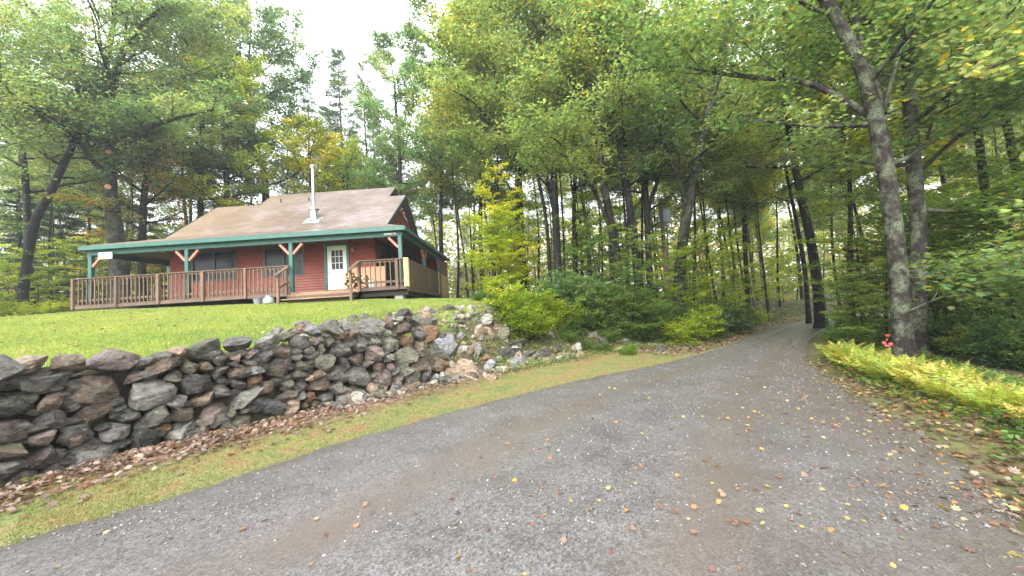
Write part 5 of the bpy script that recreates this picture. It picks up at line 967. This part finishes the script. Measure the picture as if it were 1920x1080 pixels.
def litter(name, x, y, size, T, g, pal, label, tilt=.35, lift=.02, z=None):
    X = np.c_[x, y, (terrain(x, y) if z is None else z)+lift+g.random(len(x))*.015]; c = np.array(pal)[g.integers(len(pal), size=len(x))]*g.uniform(.7, 1.2, (len(x), 1)); V, Fc, cc = leaves(X, size, c, T, g, tilt, droop=0); o = link(name, mesh_np(name, V, Fc, cc), LMRAW); tag(o, label, 'fallen leaves', kind='stuff')
BR = [(.14, .09, .065), (.21, .14, .10), (.30, .22, .17), (.09, .06, .042), (.37, .29, .22), (.16, .11, .09), (.24, .12, .06), (.25, .19, .155)]
YL = [(.36, .27, .06), (.28, .16, .06), (.34, .3, .15), (.2, .11, .06), (.14, .08, .055), (.32, .2, .06), (.17, .11, .08), (.22, .15, .1)]
n = 5200; k = g.uniform(1.8, 9, n); wx = np.interp(k, np.arange(16), WL[:, 0]); wy = np.interp(k, np.arange(16), WL[:, 1]); o_ = np.abs(g.normal(0, .5, n))-.05; x = wx+o_*.72; y = wy-o_*.7; dl, _ = poly_sd(x, y, RL, RLS); keep = (dl > .3+.5*g.random(n)) & (wob(x, y, 3) > -.35+.3*g.random(n)) & (g.random(n) < np.interp(x, [-5, -3, 0, 2], [1, .8, .25, .3])); litter('leaf_litter', x[keep], y[keep], .07, T_MAP, g, BR, 'dry brown leaves drifted along the foot of the stone wall', .5)
n = 500; px = g.uniform(0, 900, n); y = g.uniform(5, 14, n); x = (px-960)/F_PX*y; d, _ = poly_sd(x, y, WL, WS); keep = d > .6; litter('lawn_leaves', x[keep], y[keep], .08, T_MAP, g, YL, 'scattered fallen leaves lying on the lawn', .3, .05)
n = 6500; k = g.uniform(9, 12.5, n); wx = np.interp(k, np.arange(16), WL[:, 0]); wy = np.interp(k, np.arange(16), WL[:, 1]); o_ = g.normal(.1, .8, n); x = wx+o_*.7; y = wy-o_*.7; dl, _ = poly_sd(x, y, RL, RLS); keep = dl > .1; litter('bank_leaf_litter', x[keep], y[keep], .1, T_MID, g, BR[:4], 'reddish brown leaves on the bank left of the road bend', .4)
n = 850; k = g.uniform(1.0, 9.5, n); u = g.random(n)**.4; lx = np.interp(k, np.arange(15), RL[:, 0]); ly = np.interp(k, np.arange(15), RL[:, 1]); rx = np.interp(k, np.arange(15), RR[:, 0]); ry = np.interp(k, np.arange(15), RR[:, 1]); x = lx+(rx-lx)*u; y = ly+(ry-ly)*u; litter('road_leaves', x, y, .05, T_MAP, g, YL, 'yellow and brown maple leaves scattered over the gravel', .3, .03)
n = 6000; k = g.uniform(1.4, 8, n); o_ = g.normal(.75, .55, n); x = np.interp(k, np.arange(15), RR[:, 0])+o_*.86; y = np.interp(k, np.arange(15), RR[:, 1])-o_*.5; litter('verge_leaves', x, y, .06, T_MAP, g, YL+BR[:6]+[BR[3], BR[0], BR[5], BR[3]]*2, 'yellow and brown leaves along the right edge of the road', .35)
n = 30000; V0, F0 = ICO[1]; k = 1.2+g.random(n)**1.1*8.6; u = g.random(n); lx = np.interp(k, np.arange(15), RL[:, 0]); ly = np.interp(k, np.arange(15), RL[:, 1]); rx = np.interp(k, np.arange(15), RR[:, 0]); ry = np.interp(k, np.arange(15), RR[:, 1]); x = lx+(rx-lx)*u; y = ly+(ry-ly)*u
rut_ = np.exp(-((u-.33)/.08)**2)+np.exp(-((u-.72)/.08)**2); keep = g.random(n) > rut_*.75; x, y = x[keep], y[keep]; n = len(x); s_ = .004+.010*g.random(n)**3; C0 = np.c_[x, y, terrain(x, y)+.030-.018*rut_[keep]]
V = C0[:, None]+V0[None]*s_[:, None, None]*g.uniform(.6, 1.3, (n, 1, 3))*np.array([1, 1, .6]); V = V+g.normal(0, .12, V.shape)*s_[:, None, None]
c = np.where(g.random((n, 1)) < .16, np.array([[.24, .225, .215]]), np.array([[.14, .128, .122]]))*g.uniform(.6, 1.3, (n, 1)); nv_ = len(V0)
m, t, b = mat_base('pebble'); tn = N(t, 'ShaderNodeVertexColor', layer_name='tint'); L(t, tn.outputs[0], b.inputs['Base Color']); b.inputs['Roughness'].default_value = .6
tag(link('gravel', mesh_np('gravel', V.reshape(-1, 3), (F0[None]+(np.arange(n)*nv_)[:, None, None]).reshape(-1, 3), np.repeat(c, nv_, 0)), m), 'loose pale and grey pebbles on the road surface', 'gravel', kind='stuff')
